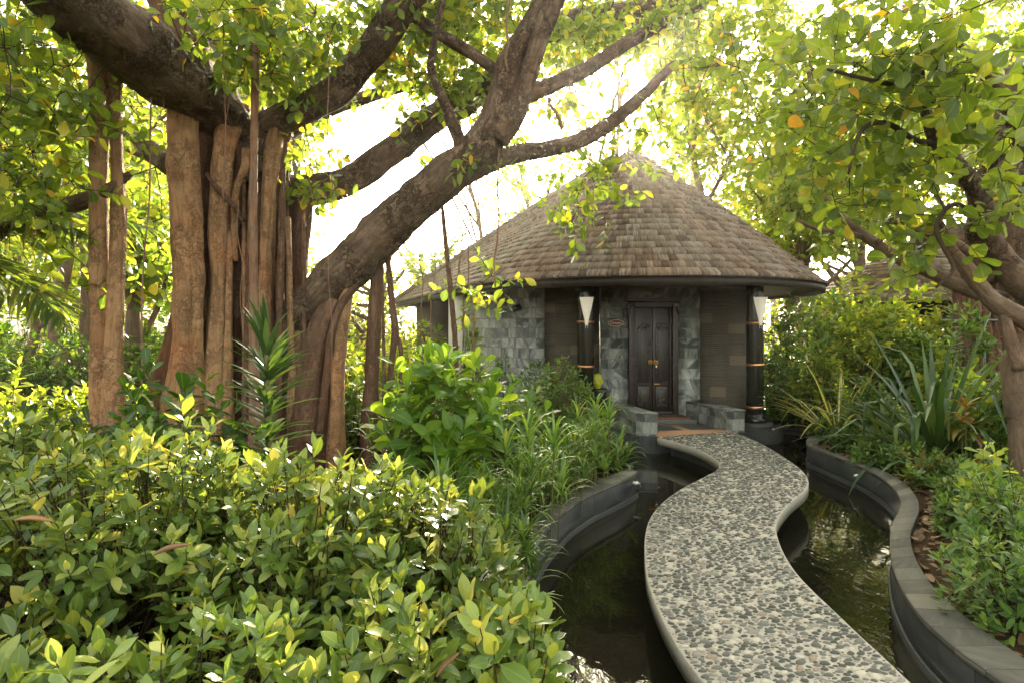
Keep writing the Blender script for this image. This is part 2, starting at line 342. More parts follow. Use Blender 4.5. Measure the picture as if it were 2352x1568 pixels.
# stone squares; uv is in metres
def tile_mat(name, w, h, c0, c1, c2, vein, grout=(.05, .05, .045), gw=.012, bumpk=.3, rough=.35, wave=False, stagger=.5, odd=None, mscale=6.0):
    m = N(name); uv = m.n('UVMap').outputs[0]; sp = m.n('SeparateXYZ'); m.l(uv, sp.inputs[0])
    v = m.math('DIVIDE', sp.outputs[1], h); row = m.math('FLOOR', v)
    rw = m.n('TexWhiteNoise', noise_dimensions='1D'); m.l(row, rw.inputs['W'])
    u = m.math('ADD', m.math('DIVIDE', sp.outputs[0], w), m.math('MULTIPLY', rw.outputs['Value'], stagger))
    colm = m.math('FLOOR', u); cell = m.n('CombineXYZ'); m.l(colm, cell.inputs[0]); m.l(row, cell.inputs[1])
    wn = m.n('TexWhiteNoise', noise_dimensions='2D'); m.l(cell.outputs[0], wn.inputs['Vector'])
    fu = m.math('FRACT', u); fv = m.math('FRACT', v)
    eu = m.math('MULTIPLY', m.math('MINIMUM', fu, m.math('SUBTRACT', 1.0, fu)), w); ev = m.math('MULTIPLY', m.math('MINIMUM', fv, m.math('SUBTRACT', 1.0, fv)), h)
    e = m.math('MINIMUM', eu, ev)
    g = m.ramp(m.math('DIVIDE', e, gw), [(.25, (0, 0, 0)), (.6, (1, 1, 1))])
    rot = m.n('VectorRotate', rotation_type='Z_AXIS'); m.l(uv, rot.inputs['Vector']); m.l(m.math('MULTIPLY', wn.outputs['Value'], 6.28), rot.inputs['Angle'])
    off = m.vmath('ADD', rot.outputs[0], m.vmath('MULTIPLY', wn.outputs['Color'], (37, 91, 53)))
    st = m.vmath('MULTIPLY', off, (1.0, .28, 1))
    mar = m.noise(st, mscale, 6, .66, .9)
    base = m.ramp(wn.outputs['Value'], [(0, c0), (.55, c1), (1, c2)])
    col = m.mix(m.math('MULTIPLY', m.ramp(mar, [(.46, (0, 0, 0)), (.66, (1, 1, 1))]), vein[1]), base, vein[0])
    col = m.mix(m.math('MULTIPLY', m.ramp(mar, [(.3, (1, 1, 1)), (.42, (0, 0, 0))]), vein[1] * .8), col, c0)
    if odd: col = m.mix(m.math('GREATER_THAN', wn.outputs['Value'], odd[1]), col, odd[0])
    col = m.mix(g, grout, col)
    hgt = m.math('ADD', m.math('MULTIPLY', g, 1.0), m.math('MULTIPLY', mar, .25))
    if wave:
        wv = m.math('SINE', m.math('ADD', m.math('MULTIPLY', sp.outputs[1], 150.0), m.math('MULTIPLY', m.noise(uv, 7.0, 2), 9.0)))
        hgt = m.math('ADD', hgt, m.math('MULTIPLY', wv, .8)); col = m.mix(m.math('MULTIPLY', m.math('GREATER_THAN', wv, .2), .25), col, m.mix(1.0, col, (1.7, 1.7, 1.7), 'MULTIPLY'))
    return m.done(m.pr(col, rough, spec=.4, bump=hgt, bs=bumpk, bd=.01))
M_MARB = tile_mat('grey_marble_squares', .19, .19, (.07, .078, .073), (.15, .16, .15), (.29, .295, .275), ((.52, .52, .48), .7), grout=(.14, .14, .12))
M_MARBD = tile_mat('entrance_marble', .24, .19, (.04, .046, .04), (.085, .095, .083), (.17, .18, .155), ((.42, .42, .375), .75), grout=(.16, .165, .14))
M_RIB = tile_mat('ribbed_dark_stone', .32, .20, (.062, .052, .036), (.078, .066, .046), (.092, .077, .054), ((.09, .075, .05), .5), grout=(.04, .033, .025), gw=.006, wave=True, odd=((.14, .108, .068), .87), rough=.55, bumpk=.45)
M_KFACE = tile_mat('kerb_face_tile', .30, .22, (.032, .035, .035), (.048, .052, .052), (.075, .077, .074), ((.11, .11, .10), .35), grout=(.02, .02, .02), gw=.008, stagger=0, rough=.3)
M_KTOP = tile_mat('kerb_coping_stone', .22, 5.0, (.055, .053, .042), (.088, .084, .067), (.16, .15, .115), ((.20, .19, .145), .35), grout=(.05, .05, .045), gw=.008, stagger=0, rough=.75, bumpk=.5, mscale=14)
M_FOUND = tile_mat('foundation_slate', .5, .28, (.03, .033, .032), (.045, .05, .048), (.06, .065, .06), ((.12, .12, .11), .4), gw=.006, rough=.5)
def simple(name, col, rough=.5, metal=0., spec=.5, nz=None, bs=.2, **kw):
    m = N(name); tc = m.n('TexCoord').outputs['Object']
    f = m.noise(m.vmath('MULTIPLY', tc, nz[1] if nz else (1, 1, 1)), nz[0] if nz else 12.0, 5)
    k = nz[2] if nz else .35
    c = m.mix(m.math('MULTIPLY', m.math('SUBTRACT', f, .5), 2.0), col, tuple(x * (1 + k) for x in col)); c = m.mix(m.ramp(f, [(.25, (1, 1, 1)), (.5, (0, 0, 0))]), c, tuple(x * (1 - k) for x in col))
    return m.done(m.pr(c, rough, metal, spec, bump=f, bs=bs, bd=.008, **kw))
M_BLACK = simple('black_lacquer', (.012, .013, .010), .13, 0, .5, (3., (1, 1, 1), .3), .02)
M_COPPER = simple('copper', (.72, .33, .17), .3, 1.0, .5, (20., (1, 1, 8), .2), .05)
M_BRASS = simple('brass', (.62, .36, .10), .35, 1.0)
M_SCON = N('frosted_glass'); _p = M_SCON.pr((.88, .86, .76), .35); _p.inputs['Emission Color'].default_value = (1, .93, .76, 1); _p.inputs['Emission Strength'].default_value = .06; _t = M_SCON.n('BsdfTranslucent'); _t.inputs[0].default_value = (.8, .78, .68, 1)
_x = M_SCON.n('MixShader', i_0=.45); M_SCON.l(_p.outputs[0], _x.inputs[1]); M_SCON.l(_t.outputs[0], _x.inputs[2]); M_SCON = M_SCON.done(_x)
M_STEEL = simple('brushed_steel', (.6, .6, .56), .3, 1.0)
M_DOOR = simple('dark_carved_teak', (.018, .0115, .008), .38, 0, .5, (3., (14, 14, 1), .5), .3)
M_DOORF = simple('dark_teak_frame', (.022, .0125, .0085), .4, 0, .5, (3., (14, 14, 1), .5), .3)
M_CARVE = simple('polished_carving', (.035, .028, .022), .08, 0, .9)
M_SOFF = simple('dark_soffit_timber', (.032, .024, .017), .6, 0, .3, (4., (1, 9, 1), .4))
M_TERRA = simple('terracotta_paving', (.36, .205, .115), .75, 0, .3, (40., (1, 1, 1), .3), .3)
M_SLATE = simple('slate_inset', (.085, .09, .082), .5, 0, .4, (9., (1, 3, 1), .5), .3)
M_MAT = simple('coir_doormat', (.09, .08, .055), .95, 0, .1, (90., (1, 1, 1), .4), .8)
M_MATE = simple('red_mat_edge', (.30, .055, .025), .7)
M_CONC = simple('washed_concrete', (.40, .37, .305), .85, 0, .25, (30., (1, 1, 1), .3), .5)
M_PLAS = simple('cream_plaster', (.56, .53, .44), .9, 0, .2, (6., (1, 1, 1), .15), .2)
M_SIGN = simple('oxblood_enamel', (.13, .035, .025), .35)
M_CREAM = simple('cream_paint', (.66, .58, .44), .5)
M_WPLA = simple('white_plastic', (.82, .80, .74), .4)
M_BPLA = simple('black_plastic', (.02, .02, .02), .35)
M_YEL = leaf_mat('yellow_cloth', [(0, (.38, .42, .02)), (1, (.48, .50, .03))], gain=(1.2, 1.2, .8), transl=.25, vein=0)
M_GREEN = simple('green_paint', (.12, .22, .18), .4)
m = N('weathered_shingle'); geo = m.n('NewGeometry'); tc = m.n('TexCoord').outputs['Object']; uv = m.n('UVMap').outputs[0]
c = m.ramp(geo.outputs['Random Per Island'], [(0, (.10, .076, .055)), (.25, (.19, .148, .108)), (.55, (.25, .20, .15)), (.85, (.31, .26, .205)), (1, (.155, .118, .088))])
st = m.noise(m.vmath('MULTIPLY', uv, (38, 2.4, 1)), 1.0, 5, .65)
c = m.mix(m.ramp(st, [(.34, (.8, .8, .8)), (.56, (0, 0, 0))]), c, (.075, .05, .032))
big = m.noise(tc, .55, 3); c = m.mix(m.math('MULTIPLY', m.ramp(big, [(.45, (0, 0, 0)), (.65, (1, 1, 1))]), .4), c, m.mix(1.0, c, (1.15, 1.2, 1.25), 'MULTIPLY'))
red = m.noise(tc, .8, 2); c = m.mix(m.math('MULTIPLY', m.ramp(red, [(.46, (0, 0, 0)), (.62, (1, 1, 1))]), .35), c, m.mix(1.0, c, (1.15, .78, .60), 'MULTIPLY'))
M_SHING = m.done(m.pr(c, .8, spec=.2, bump=st, bs=.5, bd=.006))
m = N('river_pebble'); geo = m.n('NewGeometry')
c = m.ramp(geo.outputs['Random Per Island'], [(0, (.048, .050, .038)), (.30, (.078, .080, .064)), (.56, (.115, .115, .094)), (.72, (.20, .185, .148)), (.84, (.40, .36, .28)), (.965, (.22, .17, .12)), (1, (.38, .31, .22))], 'CONSTANT')
tc = m.n('TexCoord').outputs['Object']; f = m.noise(tc, 60., 3)
c = m.mix(m.math('MULTIPLY', f, .35), c, m.mix(1.0, c, (1.8, 1.8, 1.7), 'MULTIPLY'))
M_PEB = m.done(m.pr(c, .45, spec=.4))
m = N('pond_water'); geo = m.n('NewGeometry'); pos = geo.outputs['Position']
JET = G(2050, 1300, -.12)
dv = m.n('VectorMath', operation='DISTANCE'); m.l(pos, dv.inputs[0]); dv.inputs[1].default_value = (JET[0] - .25, JET[1] - .35, -.3)
near = m.ramp(m.math('DIVIDE', dv.outputs['Value'], 3.2), [(0, (1, 1, 1)), (1, (0, 0, 0))])
n1 = m.noise(m.vmath('MULTIPLY', pos, (1, 1.6, 1)), 2.2, 2, .5); n2 = m.noise(m.vmath('MULTIPLY', pos, (1.5, .9, 1)), 8.0, 2, .5, .6)
hh = m.math('ADD', m.math('MULTIPLY', n1, .10), m.math('MULTIPLY', m.math('MULTIPLY', n2, near), .30))
M_WATER = m.done(m.pr((.012, .011, .006), m.math('ADD', .02, m.math('MULTIPLY', near, .025)), spec=.5, bump=hh, bs=.22, bd=.05, IOR=1.33))
m = N('garden_soil'); tc = m.n('TexCoord').outputs['Object']
f = m.noise(tc, 3.0, 6, .7); f2 = m.noise(tc, 26.0, 5, .7)
c = m.mix(f2, m.ramp(f, [(.3, (.035, .022, .014)), (.7, (.085, .055, .033))]), (.12, .075, .042))
M_SOIL = m.done(m.pr(c, .95, spec=.1, bump=f2, bs=.9, bd=.03))
# ------------------------------------------------------------------ pond, path, kerbs, ground
ZW, ZG = -.30, -.10
pl = np.array([z7(*p)[:2] for p in [(765, 160), (860, 185), (945, 215), (1010, 250), (1034, 274), (1028, 294), (1000, 315), (900, 365), (820, 415), (765, 465), (730, 520), (713, 590), (712, 680), (722, 770), (750, 860), (790, 950), (850, 1060), (910, 1150), (965, 1223)]])
pr_ = np.array([z7(*p)[:2] for p in [(1090, 135), (1170, 165), (1250, 205), (1330, 255), (1390, 300), (1415, 335), (1420, 365), (1400, 395), (1340, 445), (1295, 500), (1280, 545), (1290, 600), (1320, 670), (1370, 745), (1440, 820), (1530, 905), (1640, 1010), (1750, 1110), (1870, 1223)]])
def ext2(p, L):  # carry an edge on behind the camera
    d = p[-1] - p[-3]; d /= np.linalg.norm(d)
    return np.vstack((p, p[-1] + d * L * .5, p[-1] + d * L))
pl, pr_ = ext2(pl, 2.6), ext2(pr_, 2.6)
def rs(p, n):
    s = spline(np.c_[p, np.zeros(len(p))], .03)[:, :2]; L = np.r_[0, np.cumsum(np.linalg.norm(np.diff(s, axis=0), axis=1))]
    t = np.linspace(0, L[-1], n); return np.stack([np.interp(t, L, s[:, i]) for i in (0, 1)], 1)
PL, PRR = rs(pl, 150), rs(pr_, 150)
def slab(mb, A, B, z1, z0, bev=.012):
    """solid strip between two edge lines A,B (n,2)"""
    n = len(A); ab = norm(B - A)
    a2, b2 = A + ab * bev, B - ab * bev
    V = np.vstack([np.c_[a, np.full(n, z)] for a, z in ((A, z0), (A, z1 - bev), (a2, z1), (b2, z1), (B, z1 - bev), (B, z0))])
    Ls = np.r_[0, np.cumsum(np.linalg.norm(np.diff(A, axis=0), axis=1))]; w = np.linalg.norm(B - A, axis=1)
    uv = np.vstack([np.c_[Ls, q] for q in (np.full(n, z0), np.full(n, z1 - bev), np.zeros(n) + .01, w, np.full(n, z1 - bev), np.full(n, z0))])
    f = []
    for k in range(6):
        k2 = (k + 1) % 6; i = np.arange(n - 1)
        f.append(np.stack((k * n + i, k2 * n + i, k2 * n + i + 1, k * n + i + 1), 1))
    f.append(np.array([[0, 5 * n, 4 * n, n], [n, 4 * n, 3 * n, 2 * n]])); e = n - 1
    f.append(np.array([[e, n + e, 4 * n + e, 5 * n + e], [n + e, 2 * n + e, 3 * n + e, 4 * n + e]]))
    mb.add(V, f, uv)
path = empty('path', (0, 0, 0), None, None); path['kind'] = 'structure'
mb = MB(); slab(mb, PL, PRR, 0.0, -.11, .006); mb.build('path_slab', M_CONC, path)
mid = (PL + PRR) / 2; q = .27
mb = MB(); slab(mb, PL + (mid - PL) * q * 1.3, PRR + (mid - PRR) * q * 1.3, -.127, -.6, .002); mb.build('path_footing', M_FOUND, path)
# pebbles set in the path, thrown so that they do not overlap
Wd = np.linalg.norm(PRR - PL, axis=1); cl = np.r_[0, np.cumsum(np.linalg.norm(np.diff(mid, axis=0), axis=1))]
r2 = np.random.default_rng(3); grid = {}; peb = []
tot = cl[-1]
for phase, tries, (amin, amax) in ((0, 26000, (.021, .037)), (1, 60000, (.014, .026)), (2, 60000, (.007, .015))):
    S = r2.random(tries) * tot; U = r2.random(tries); A_ = amin + (amax - amin) * r2.random(tries) ** 1.6
    for s, u, a in zip(S, U, A_):
        i = np.searchsorted(cl, s) - 1; i = min(max(i, 0), len(cl) - 2); t = (s - cl[i]) / (cl[i + 1] - cl[i])
        l_ = PL[i] + (PL[i + 1] - PL[i]) * t; r_ = PRR[i] + (PRR[i + 1] - PRR[i]) * t
        w = Wd[i]; m_ = (a + .007) / w
        if u < m_ or u > 1 - m_: continue
        p = l_ + (r_ - l_) * u; d = (r_ - l_) / w
        if p[1] < .9: continue
        k = (int(math.floor(p[0] / .09)), int(math.floor(p[1] / .09))); ok = True
        for dx in (-1, 0, 1):
            for dy in (-1, 0, 1):
                for (x, y, b) in grid.get((k[0] + dx, k[1] + dy), ()):
                    ex = (p[0] - x) * d[0] + (p[1] - y) * d[1]; ey = -(p[0] - x) * d[1] + (p[1] - y) * d[0]
                    rr = (a + b) * .97
                    if (ex / rr) ** 2 + (ey / (rr * .66)) ** 2 < 1: ok = False; break
                if not ok: break
            if not ok: break
        if not ok: continue
        grid.setdefault(k, []).append((p[0], p[1], a)); peb.append((p[0], p[1], a, math.atan2(d[1], d[0])))
peb = np.array(peb); n = len(peb)
a8 = np.arange(9) / 9 * 2 * np.pi
prof = [(1.0, -.25), (.93, .22), (.62, .62), (.0, .78)]
bv = np.vstack([np.stack((np.cos(a8) * r_, np.sin(a8) * r_, np.full(9, h)), 1) for r_, h in prof[:3]] + [np.array([[0, 0, .78]])])
bf = np.array([(k * 9 + j, k * 9 + (j + 1) % 9, (k + 1) * 9 + (j + 1) % 9, (k + 1) * 9 + j) for k in range(2) for j in range(9)])
bt = np.array([(18 + j, 18 + (j + 1) % 9, 27) for j in range(9)])
rot = peb[:, 3] + r2.normal(0, .27, n); ca, sa = np.cos(rot), np.sin(rot)
lob = 1 + .10 * np.cos(2 * a8[None, :] + r2.random((n, 1)) * 6) + .07 * np.cos(3 * a8[None, :] + r2.random((n, 1)) * 6)
lob = np.concatenate((lob, lob, lob, np.ones((n, 1))), 1)
asp = .50 + .22 * r2.random(n); hz = .40 + .2 * r2.random(n)
lx = bv[None, :, 0] * lob * peb[:, 2:3]; ly = bv[None, :, 1] * lob * (peb[:, 2] * asp)[:, None]; lz = bv[None, :, 2] * (peb[:, 2] * hz)[:, None]
V = np.stack((peb[:, 0:1] + lx * ca[:, None] - ly * sa[:, None], peb[:, 1:2] + lx * sa[:, None] + ly * ca[:, None], lz + .0005), -1)
mb = MB(); o28 = np.arange(n)[:, None, None] * 28
mb.add(V.reshape(-1, 3), [(o28 + bf[None]).reshape(-1, 4), (o28 + bt[None]).reshape(-1, 3)])
tag(mb.build('pebble_inlay', M_PEB, path, smooth=True), kind='stuff')
# kerbs: inner (water side) and outer edges
ki = [(1240, 75), (1340, 78), (1440, 95), (1479, 115), (1470, 135), (1425, 155), (1410, 175), (1420, 195), (1480, 220), (1560, 250), (1650, 285), (1740, 335), (1795, 385), (1818, 430), (1812, 470), (1785, 520), (1773, 570), (1773, 640), (1785, 720), (1830, 820), (1900, 920), (1990, 1010), (2100, 1100), (2270, 1223)]
ko = [(1250, 61), (1350, 64), (1460, 81), (1515, 105), (1524, 130), (1500, 158), (1462, 178), (1478, 205), (1560, 235), (1680, 275), (1780, 320), (1850, 370), (1890, 420), (1898, 470), (1880, 520), (1862, 570), (1870, 640), (1905, 720), (1960, 800), (2040, 880), (2150, 970), (2260, 1050), (2352, 1110)]
ZK = .01
KI = ext2(np.array([z7(*p, ZK)[:2] for p in ki]), 3.0); KO = ext2(np.array([z7(*p, ZK)[:2] for p in ko]), 3.4)
KI, KO = rs(KI, 190), rs(KO, 190)
# pair the outer edge to the nearest spot further on, so the strip stays square
li = [(660, 300), (682, 303), (640, 330), (560, 365), (470, 405), (390, 455), (320, 520), (265, 590), (225, 680), (212, 770), (205, 900), (215, 1060), (235, 1250)]
lo = [(650, 279), (655, 283), (600, 309), (520, 338), (430, 378), (345, 428), (255, 492), (185, 575), (140, 670), (112, 770), (95, 900), (85, 1060), (75, 1250)]
back = np.array([(.15, 9.6), (.72, 8.7), (1.12, 8.0)])
LI = rs(ext2(np.vstack((back + (.14, .05), np.array([z7(*p, ZK)[:2] for p in li]))), 2.5), 170)
LO = rs(ext2(np.vstack((back - (.12, .06), np.array([z7(*p, ZK)[:2] for p in lo]))), 2.5), 170)
def kerb(A, B, label):
    """A water side, B garden side"""
    n = len(A); t = empty('pond_kerb', (A[n // 2][0], A[n // 2][1], ZG), label, 'kerb')
    ab = norm(B - A)
    mb = MB(); slab(mb, A, B, ZK, ZK - .045, .008); mb.build('coping', M_KTOP, t)
    mb = MB(); slab(mb, A + ab * .012, B - ab * .012, ZK - .046, -.55, .001); mb.build('tiled_face', M_KFACE, t)
    mb = MB(); slab(mb, A - ab * .012, A + ab * .010, ZW + .055, -.56, .004); mb.build('skirting', M_FOUND, t)
    return t
kerb(KI, KO, 'winding stone kerb on the far side of the pond, hooking round to the right column')
kerb(LI, LO, 'curved stone kerb holding back the leafy bed on the left pond')
# pond outline through the middle of the kerbs; the soil has a hole there
KM, LM = (KI * .35 + KO * .65), (LI * .35 + LO * .65)
FND = [(-1.6, 13.2), (.1, 10.9), (1.45, 10.15), (2.0, 9.72), (2.42, 9.66), (3.62, 9.92), (4.0, 10.25), (4.3, 10.33), (4.62, 10.45), (4.86, 10.75), (4.93, 11.1), (5.0, 12.4), (4.4, 15.6), (1, 16)]
hole = np.vstack((LM[::-1][::3], np.array([(.0, 10.6), (.5, 11.0), (4.2, 11.3)]), KM[::3]))
def sheet(loop, z, name, mat, outer=None, uvs=1.0):
    lp = [Vector((float(x), float(y))) for x, y in loop]; nl = len(lp)
    vs_ = list(lp); ed = [(i, (i + 1) % nl) for i in range(nl)]
    if outer is not None:
        ou = [Vector(p) for p in outer]; vs_ += ou; ed += [(nl + i, nl + (i + 1) % len(ou)) for i in range(len(ou))]
        for gx in np.linspace(-24, 24, 25):
            for gy in np.linspace(-6, 40, 24): vs_.append(Vector((gx + random.uniform(-.5, .5), gy)))
    co, _, fa, *_r = delaunay_2d_cdt(vs_, ed, [], 0, 1e-4)
    def inside(p):
        c = False; j = nl - 1
        for i in range(nl):
            if (lp[i].y > p.y) != (lp[j].y > p.y) and p.x < (lp[j].x - lp[i].x) * (p.y - lp[i].y) / (lp[j].y - lp[i].y) + lp[i].x: c = not c
            j = i
        return c
    keep = [f for f in fa if inside((co[f[0]] + co[f[1]] + co[f[2]]) / 3) != (outer is not None)]
    V = np.array([(c.x, c.y, z) for c in co])
    if outer is not None:
        ins = np.array([min(np.linalg.norm(hole - v[:2], axis=1)) for v in V])
        V[:, 2] += np.clip((ins - .4) * .12, 0, .12) * (V[:, 1] > 0)
        for v in V: v[2] += (noise.noise(Vector(v) * .7) * .05) * (min(1, max(0, (min(np.linalg.norm(hole - v[:2], axis=1)) - .3))))
    mb = MB(); mb.add(V, np.array(keep), V[:, :2])
    return tag(mb.build(name, mat), kind='structure')
sheet(hole, ZG, 'ground', M_SOIL, [(-250, -120), (250, -120), (250, 350), (-250, 350)])
sheet(hole, ZW, 'pond_water', M_WATER)
# ------------------------------------------------------------------ cabin
DX, DY = 2.65, 11.3
AX, AY, RO, ZE, ZA = 2.65, 13.3, 3.86, 2.53, 5.67
TP = np.array((-3.87, 19.7))
def roof_hull(ax, ay, R0, tip=None, n=220):
    if tip is None: a = np.linspace(0, 2 * np.pi, n, endpoint=False); return np.stack((np.cos(a), np.sin(a)), 1) * R0
    d = tip - np.array((ax, ay)); ph = math.atan2(d[1], d[0]); al = math.acos(R0 / np.linalg.norm(d))
    a = np.linspace(ph + al, ph - al + 2 * np.pi, n); c = np.stack((np.cos(a), np.sin(a)), 1) * R0
    k = np.linspace(0, 1, 14)[1:]
    return np.vstack((c, c[-1] + (d - c[-1]) * k[:, None], (d + (c[0] - d) * k[:-1, None])))
def rprof(u, ze, za): return ze + (za - ze) * (1 - u) + .065 * np.sin(np.pi * np.clip(u, 0, 1)) * (za - ze) / 3
def shingles(mb, ax, ay, hull, R0, ze, za, nc, wmin, wmax, seed, umin=.02):
    r = np.random.default_rng(seed); cl_ = np.vstack((hull, hull[:1])); seg = np.linalg.norm(np.diff(cl_, axis=0), axis=1); Ls = np.r_[0, np.cumsum(seg)]
    us = np.linspace(1.0, umin, nc + 1)
    for k in range(nc):
        u0, u1 = us[k], us[k + 1]; du = u0 - u1
        Lk = Ls * u0; tot_ = Lk[-1]; nn = int(tot_ / ((wmin + wmax) / 2)) + 1
        w = r.uniform(wmin, wmax, nn + 6); s = np.r_[0, np.cumsum(w)]; s = s[s < tot_]; s = np.r_[s + r.random() * 0, tot_]
        s0, s1 = s[:-1] + .0035, s[1:] - .0035
        def at(x): return np.stack([np.interp(x, Lk, cl_[:, i] * u0) for i in (0, 1)], 1)
        b0, b1 = at(s0), at(s1); tdir = norm(b1 - b0); nin = np.stack((-tdir[:, 1], tdir[:, 0]), 1)
        ext = (R0 * du * 1.25); jit = r.normal(0, .006, len(b0)) + .012 * np.sin(s0 * 1.9 + k * 2.1); lift = r.uniform(0, .008, len(b0)) + .010 + .006 * np.sin(s0 * 2.3 + k)
        wl = (s1 - s0)[:, None]; shrink = np.minimum(1, (u1 - .25 * du) / u0)
        cm = (b0 + b1) / 2; t0_ = cm + nin * ext - tdir * wl * .5 * shrink; t1_ = cm + nin * ext + tdir * wl * .5 * shrink
        b0 = b0 - nin * jit[:, None]; b1 = b1 - nin * jit[:, None]
        zb = rprof(u0, ze, za) + .036 + lift; zt = rprof(u0 - du * 1.25, ze, za) + .004; th = .055
        m_ = len(b0); z = lambda q: np.full(m_, q) if np.isscalar(q) else q
        V = np.stack([np.c_[p, z(h)] for p, h in ((b0, zb), (b1, zb), (t1_, zt), (t0_, zt), (b0 + nin * .022, zb - th + .012), (b1 + nin * .022, zb - th + .012))], 1)
        V[:, :, 0] += ax; V[:, :, 1] += ay
        uu = r.random(m_) * 50; lw = (s1 - s0)
        uv = np.stack([np.c_[uu + a * lw, np.full(m_, c) + uu] for a, c in ((0, 0), (1, 0), (1, ext), (0, ext), (0, -.03), (1, -.03))], 1)
        o = np.arange(m_)[:, None, None] * 6
        fq = np.array([(0, 1, 2, 3), (4, 5, 1, 0)]); ft = np.array([(4, 0, 3), (1, 5, 2)])
        mb.add(V.reshape(-1, 3), [(o + fq[None]).reshape(-1, 4), (o + ft[None]).reshape(-1, 3)], uv.reshape(-1, 2))
def roof_deck(mb, ax, ay, hull, ze, za, drop=.0):
    n = len(hull); us = np.linspace(1, .02, 12)
    V = np.vstack([np.c_[hull * u + (ax, ay), np.full(n, rprof(u, ze, za) - drop)] for u in us]); j = np.arange(n); j2 = (j + 1) % n
    f = [np.stack((k * n + j, k * n + j2, (k + 1) * n + j2, (k + 1) * n + j), 1) for k in range(len(us) - 1)]
    mb.add(V, f, np.c_[V[:, 0], V[:, 1]])
def band(mb, ax, ay, hull, s0, s1, z0, z1):
    """ring-shaped fascia between two scales of the eave line"""
    n = len(hull); j = np.arange(n); j2 = (j + 1) % n
    V = np.vstack([np.c_[hull * s + (ax, ay), np.full(n, z)] for s, z in ((s1, z0), (s1, z1), (s0, z1), (s0, z0))])
    mb.add(V, [np.stack((k * n + j, k * n + j2, ((k + 1) % 4) * n + j2, ((k + 1) % 4) * n + j), 1) for k in range(4)])
cabin = empty('garden_cabin', (DX, DY, 0), 'round stone cabin with a conical shingled roof sweeping down to a long tail', 'cabin')
hull = roof_hull(AX, AY, RO, TP)
mb = MB(); roof_deck(mb, AX, AY, hull, ZE, ZA); roof = mb.build('roof', M_SOFF, cabin, smooth=True)
mb = MB(); shingles(mb, AX, AY, hull, RO, ZE, ZA, 26, .075, .15, 5); mb.build('shingles', M_SHING, roof)
mb = MB(); d = TP - np.array((AX, AY)); us = np.linspace(1.0, .05, 40)
rp = np.array([(*(np.array((AX, AY)) + d * u), rprof(u, ZE, ZA) + .06, .10) for u in us]); tube(mb, rp, 6, .3)
mb.build('ridge_cap', M_SHING, roof)
mb = MB(); mb.lathe([(.14, -.10), (.08, -.03), (.02, .02), (0, .025)], (AX, AY, ZA + .01), 24); mb.build('roof_tip', M_SHING, roof, smooth=True)
mb = MB(); band(mb, AX, AY, hull, .965, .988, ZE - .13, ZE + .0); mb.build('fascia', M_SOFF, roof)
mb = MB(); n = len(hull)  # soffit
V = np.vstack((np.c_[hull * .964 + (AX, AY), np.full(n, ZE - .06)], np.c_[hull * .05 + (AX, AY), np.full(n, ZE - .02)])); j = np.arange(n); j2 = (j + 1) % n
mb.add(V, np.stack((j, n + j, n + j2, j2), 1)); mb.build('soffit', M_SOFF, roof)
def wallq(mb, a, b, z0, z1, u0=0.0, th=.2):
    """vertical wall from plan point a to b with thickness behind"""
    a, b = np.array(a, float), np.array(b, float); d = norm(b - a); nn = np.array((-d[1], d[0])) * th; L = np.linalg.norm(b - a)
    A, B, C2, D2 = a, b, b + nn, a + nn
    V = [(*A, z0), (*B, z0), (*B, z1), (*A, z1), (*D2, z0), (*C2, z0), (*C2, z1), (*D2, z1)]
    uv = [(u0, z0), (u0 + L, z0), (u0 + L, z1), (u0, z1), (u0 - th, z0), (u0 + L + th, z0), (u0 + L + th, z1), (u0 - th, z1)]
    mb.add(V, np.array([(0, 1, 2, 3), (5, 4, 7, 6), (4, 0, 3, 7), (1, 5, 6, 2), (3, 2, 6, 7)]), uv)
ZT = ZE - .03
dx0, dx1 = P(1443, 0, DY)[0], P(1556, 0, DY)[0]; dz1 = P(0, 694, DY)[2]
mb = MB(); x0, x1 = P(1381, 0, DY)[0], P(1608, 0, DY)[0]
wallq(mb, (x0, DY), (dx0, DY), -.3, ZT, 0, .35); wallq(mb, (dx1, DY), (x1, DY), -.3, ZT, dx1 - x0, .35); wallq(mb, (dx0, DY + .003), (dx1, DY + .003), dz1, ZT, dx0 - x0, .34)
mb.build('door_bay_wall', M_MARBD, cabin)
mb = MB(); yb = DY + .16; lx, rx = .32, 4.62
wallq(mb, (lx + .30, yb), (x0 - .01, yb), -.3, ZT, 0, .2); mb.build('ribbed_panel', M_RIB, cabin); mb = MB(); wallq(mb, (x1 + .01, yb), (rx, yb), -.3, ZT, 2.2, .2); mb.build('ribbed_panel', M_RIB, cabin)
mb = MB(); wallq(mb, (lx, yb - .05), (lx + .298, yb - .05), -.3, ZT, 0, .25)
e = np.array((-1.04, 12.72)); wallq(mb, e, (lx - .002, yb - .05), -.3, ZT, .3, .2); mb.build('marble_wall', M_MARB, cabin)
mb = MB(); wallq(mb, (rx + .003, yb), (4.75, 15.4), -.3, ZT, 0, .2); mb.build('marble_wall', M_MARB, cabin)
mb = MB(); wallq(mb, e + (-.34, .32), e - (.01, -.01), -.3, ZT - .02, 0, .3); mb.build('plaster_wall', M_PLAS, cabin)
mb = MB(); wallq(mb, (-1.25, 15.4), e + (-.33, .64), -.3, ZT - .02, 0, .2); wallq(mb, (-2.9, 18.2), (-1.25, 15.4), -.3, ZT - .02, 0, .2); mb.build('dark_tail_wall', M_SOFF, cabin)  # wall under the roof tail, coloured dark to stand in for eave shade
mb = MB(); mb.box((DX, DY + .30, 1.2), (dx1 - dx0 + .3, .05, 2.7)); mb.build('door_light_stop', M_SOFF, cabin)  # unseen panel added to stop light coming through the door gaps
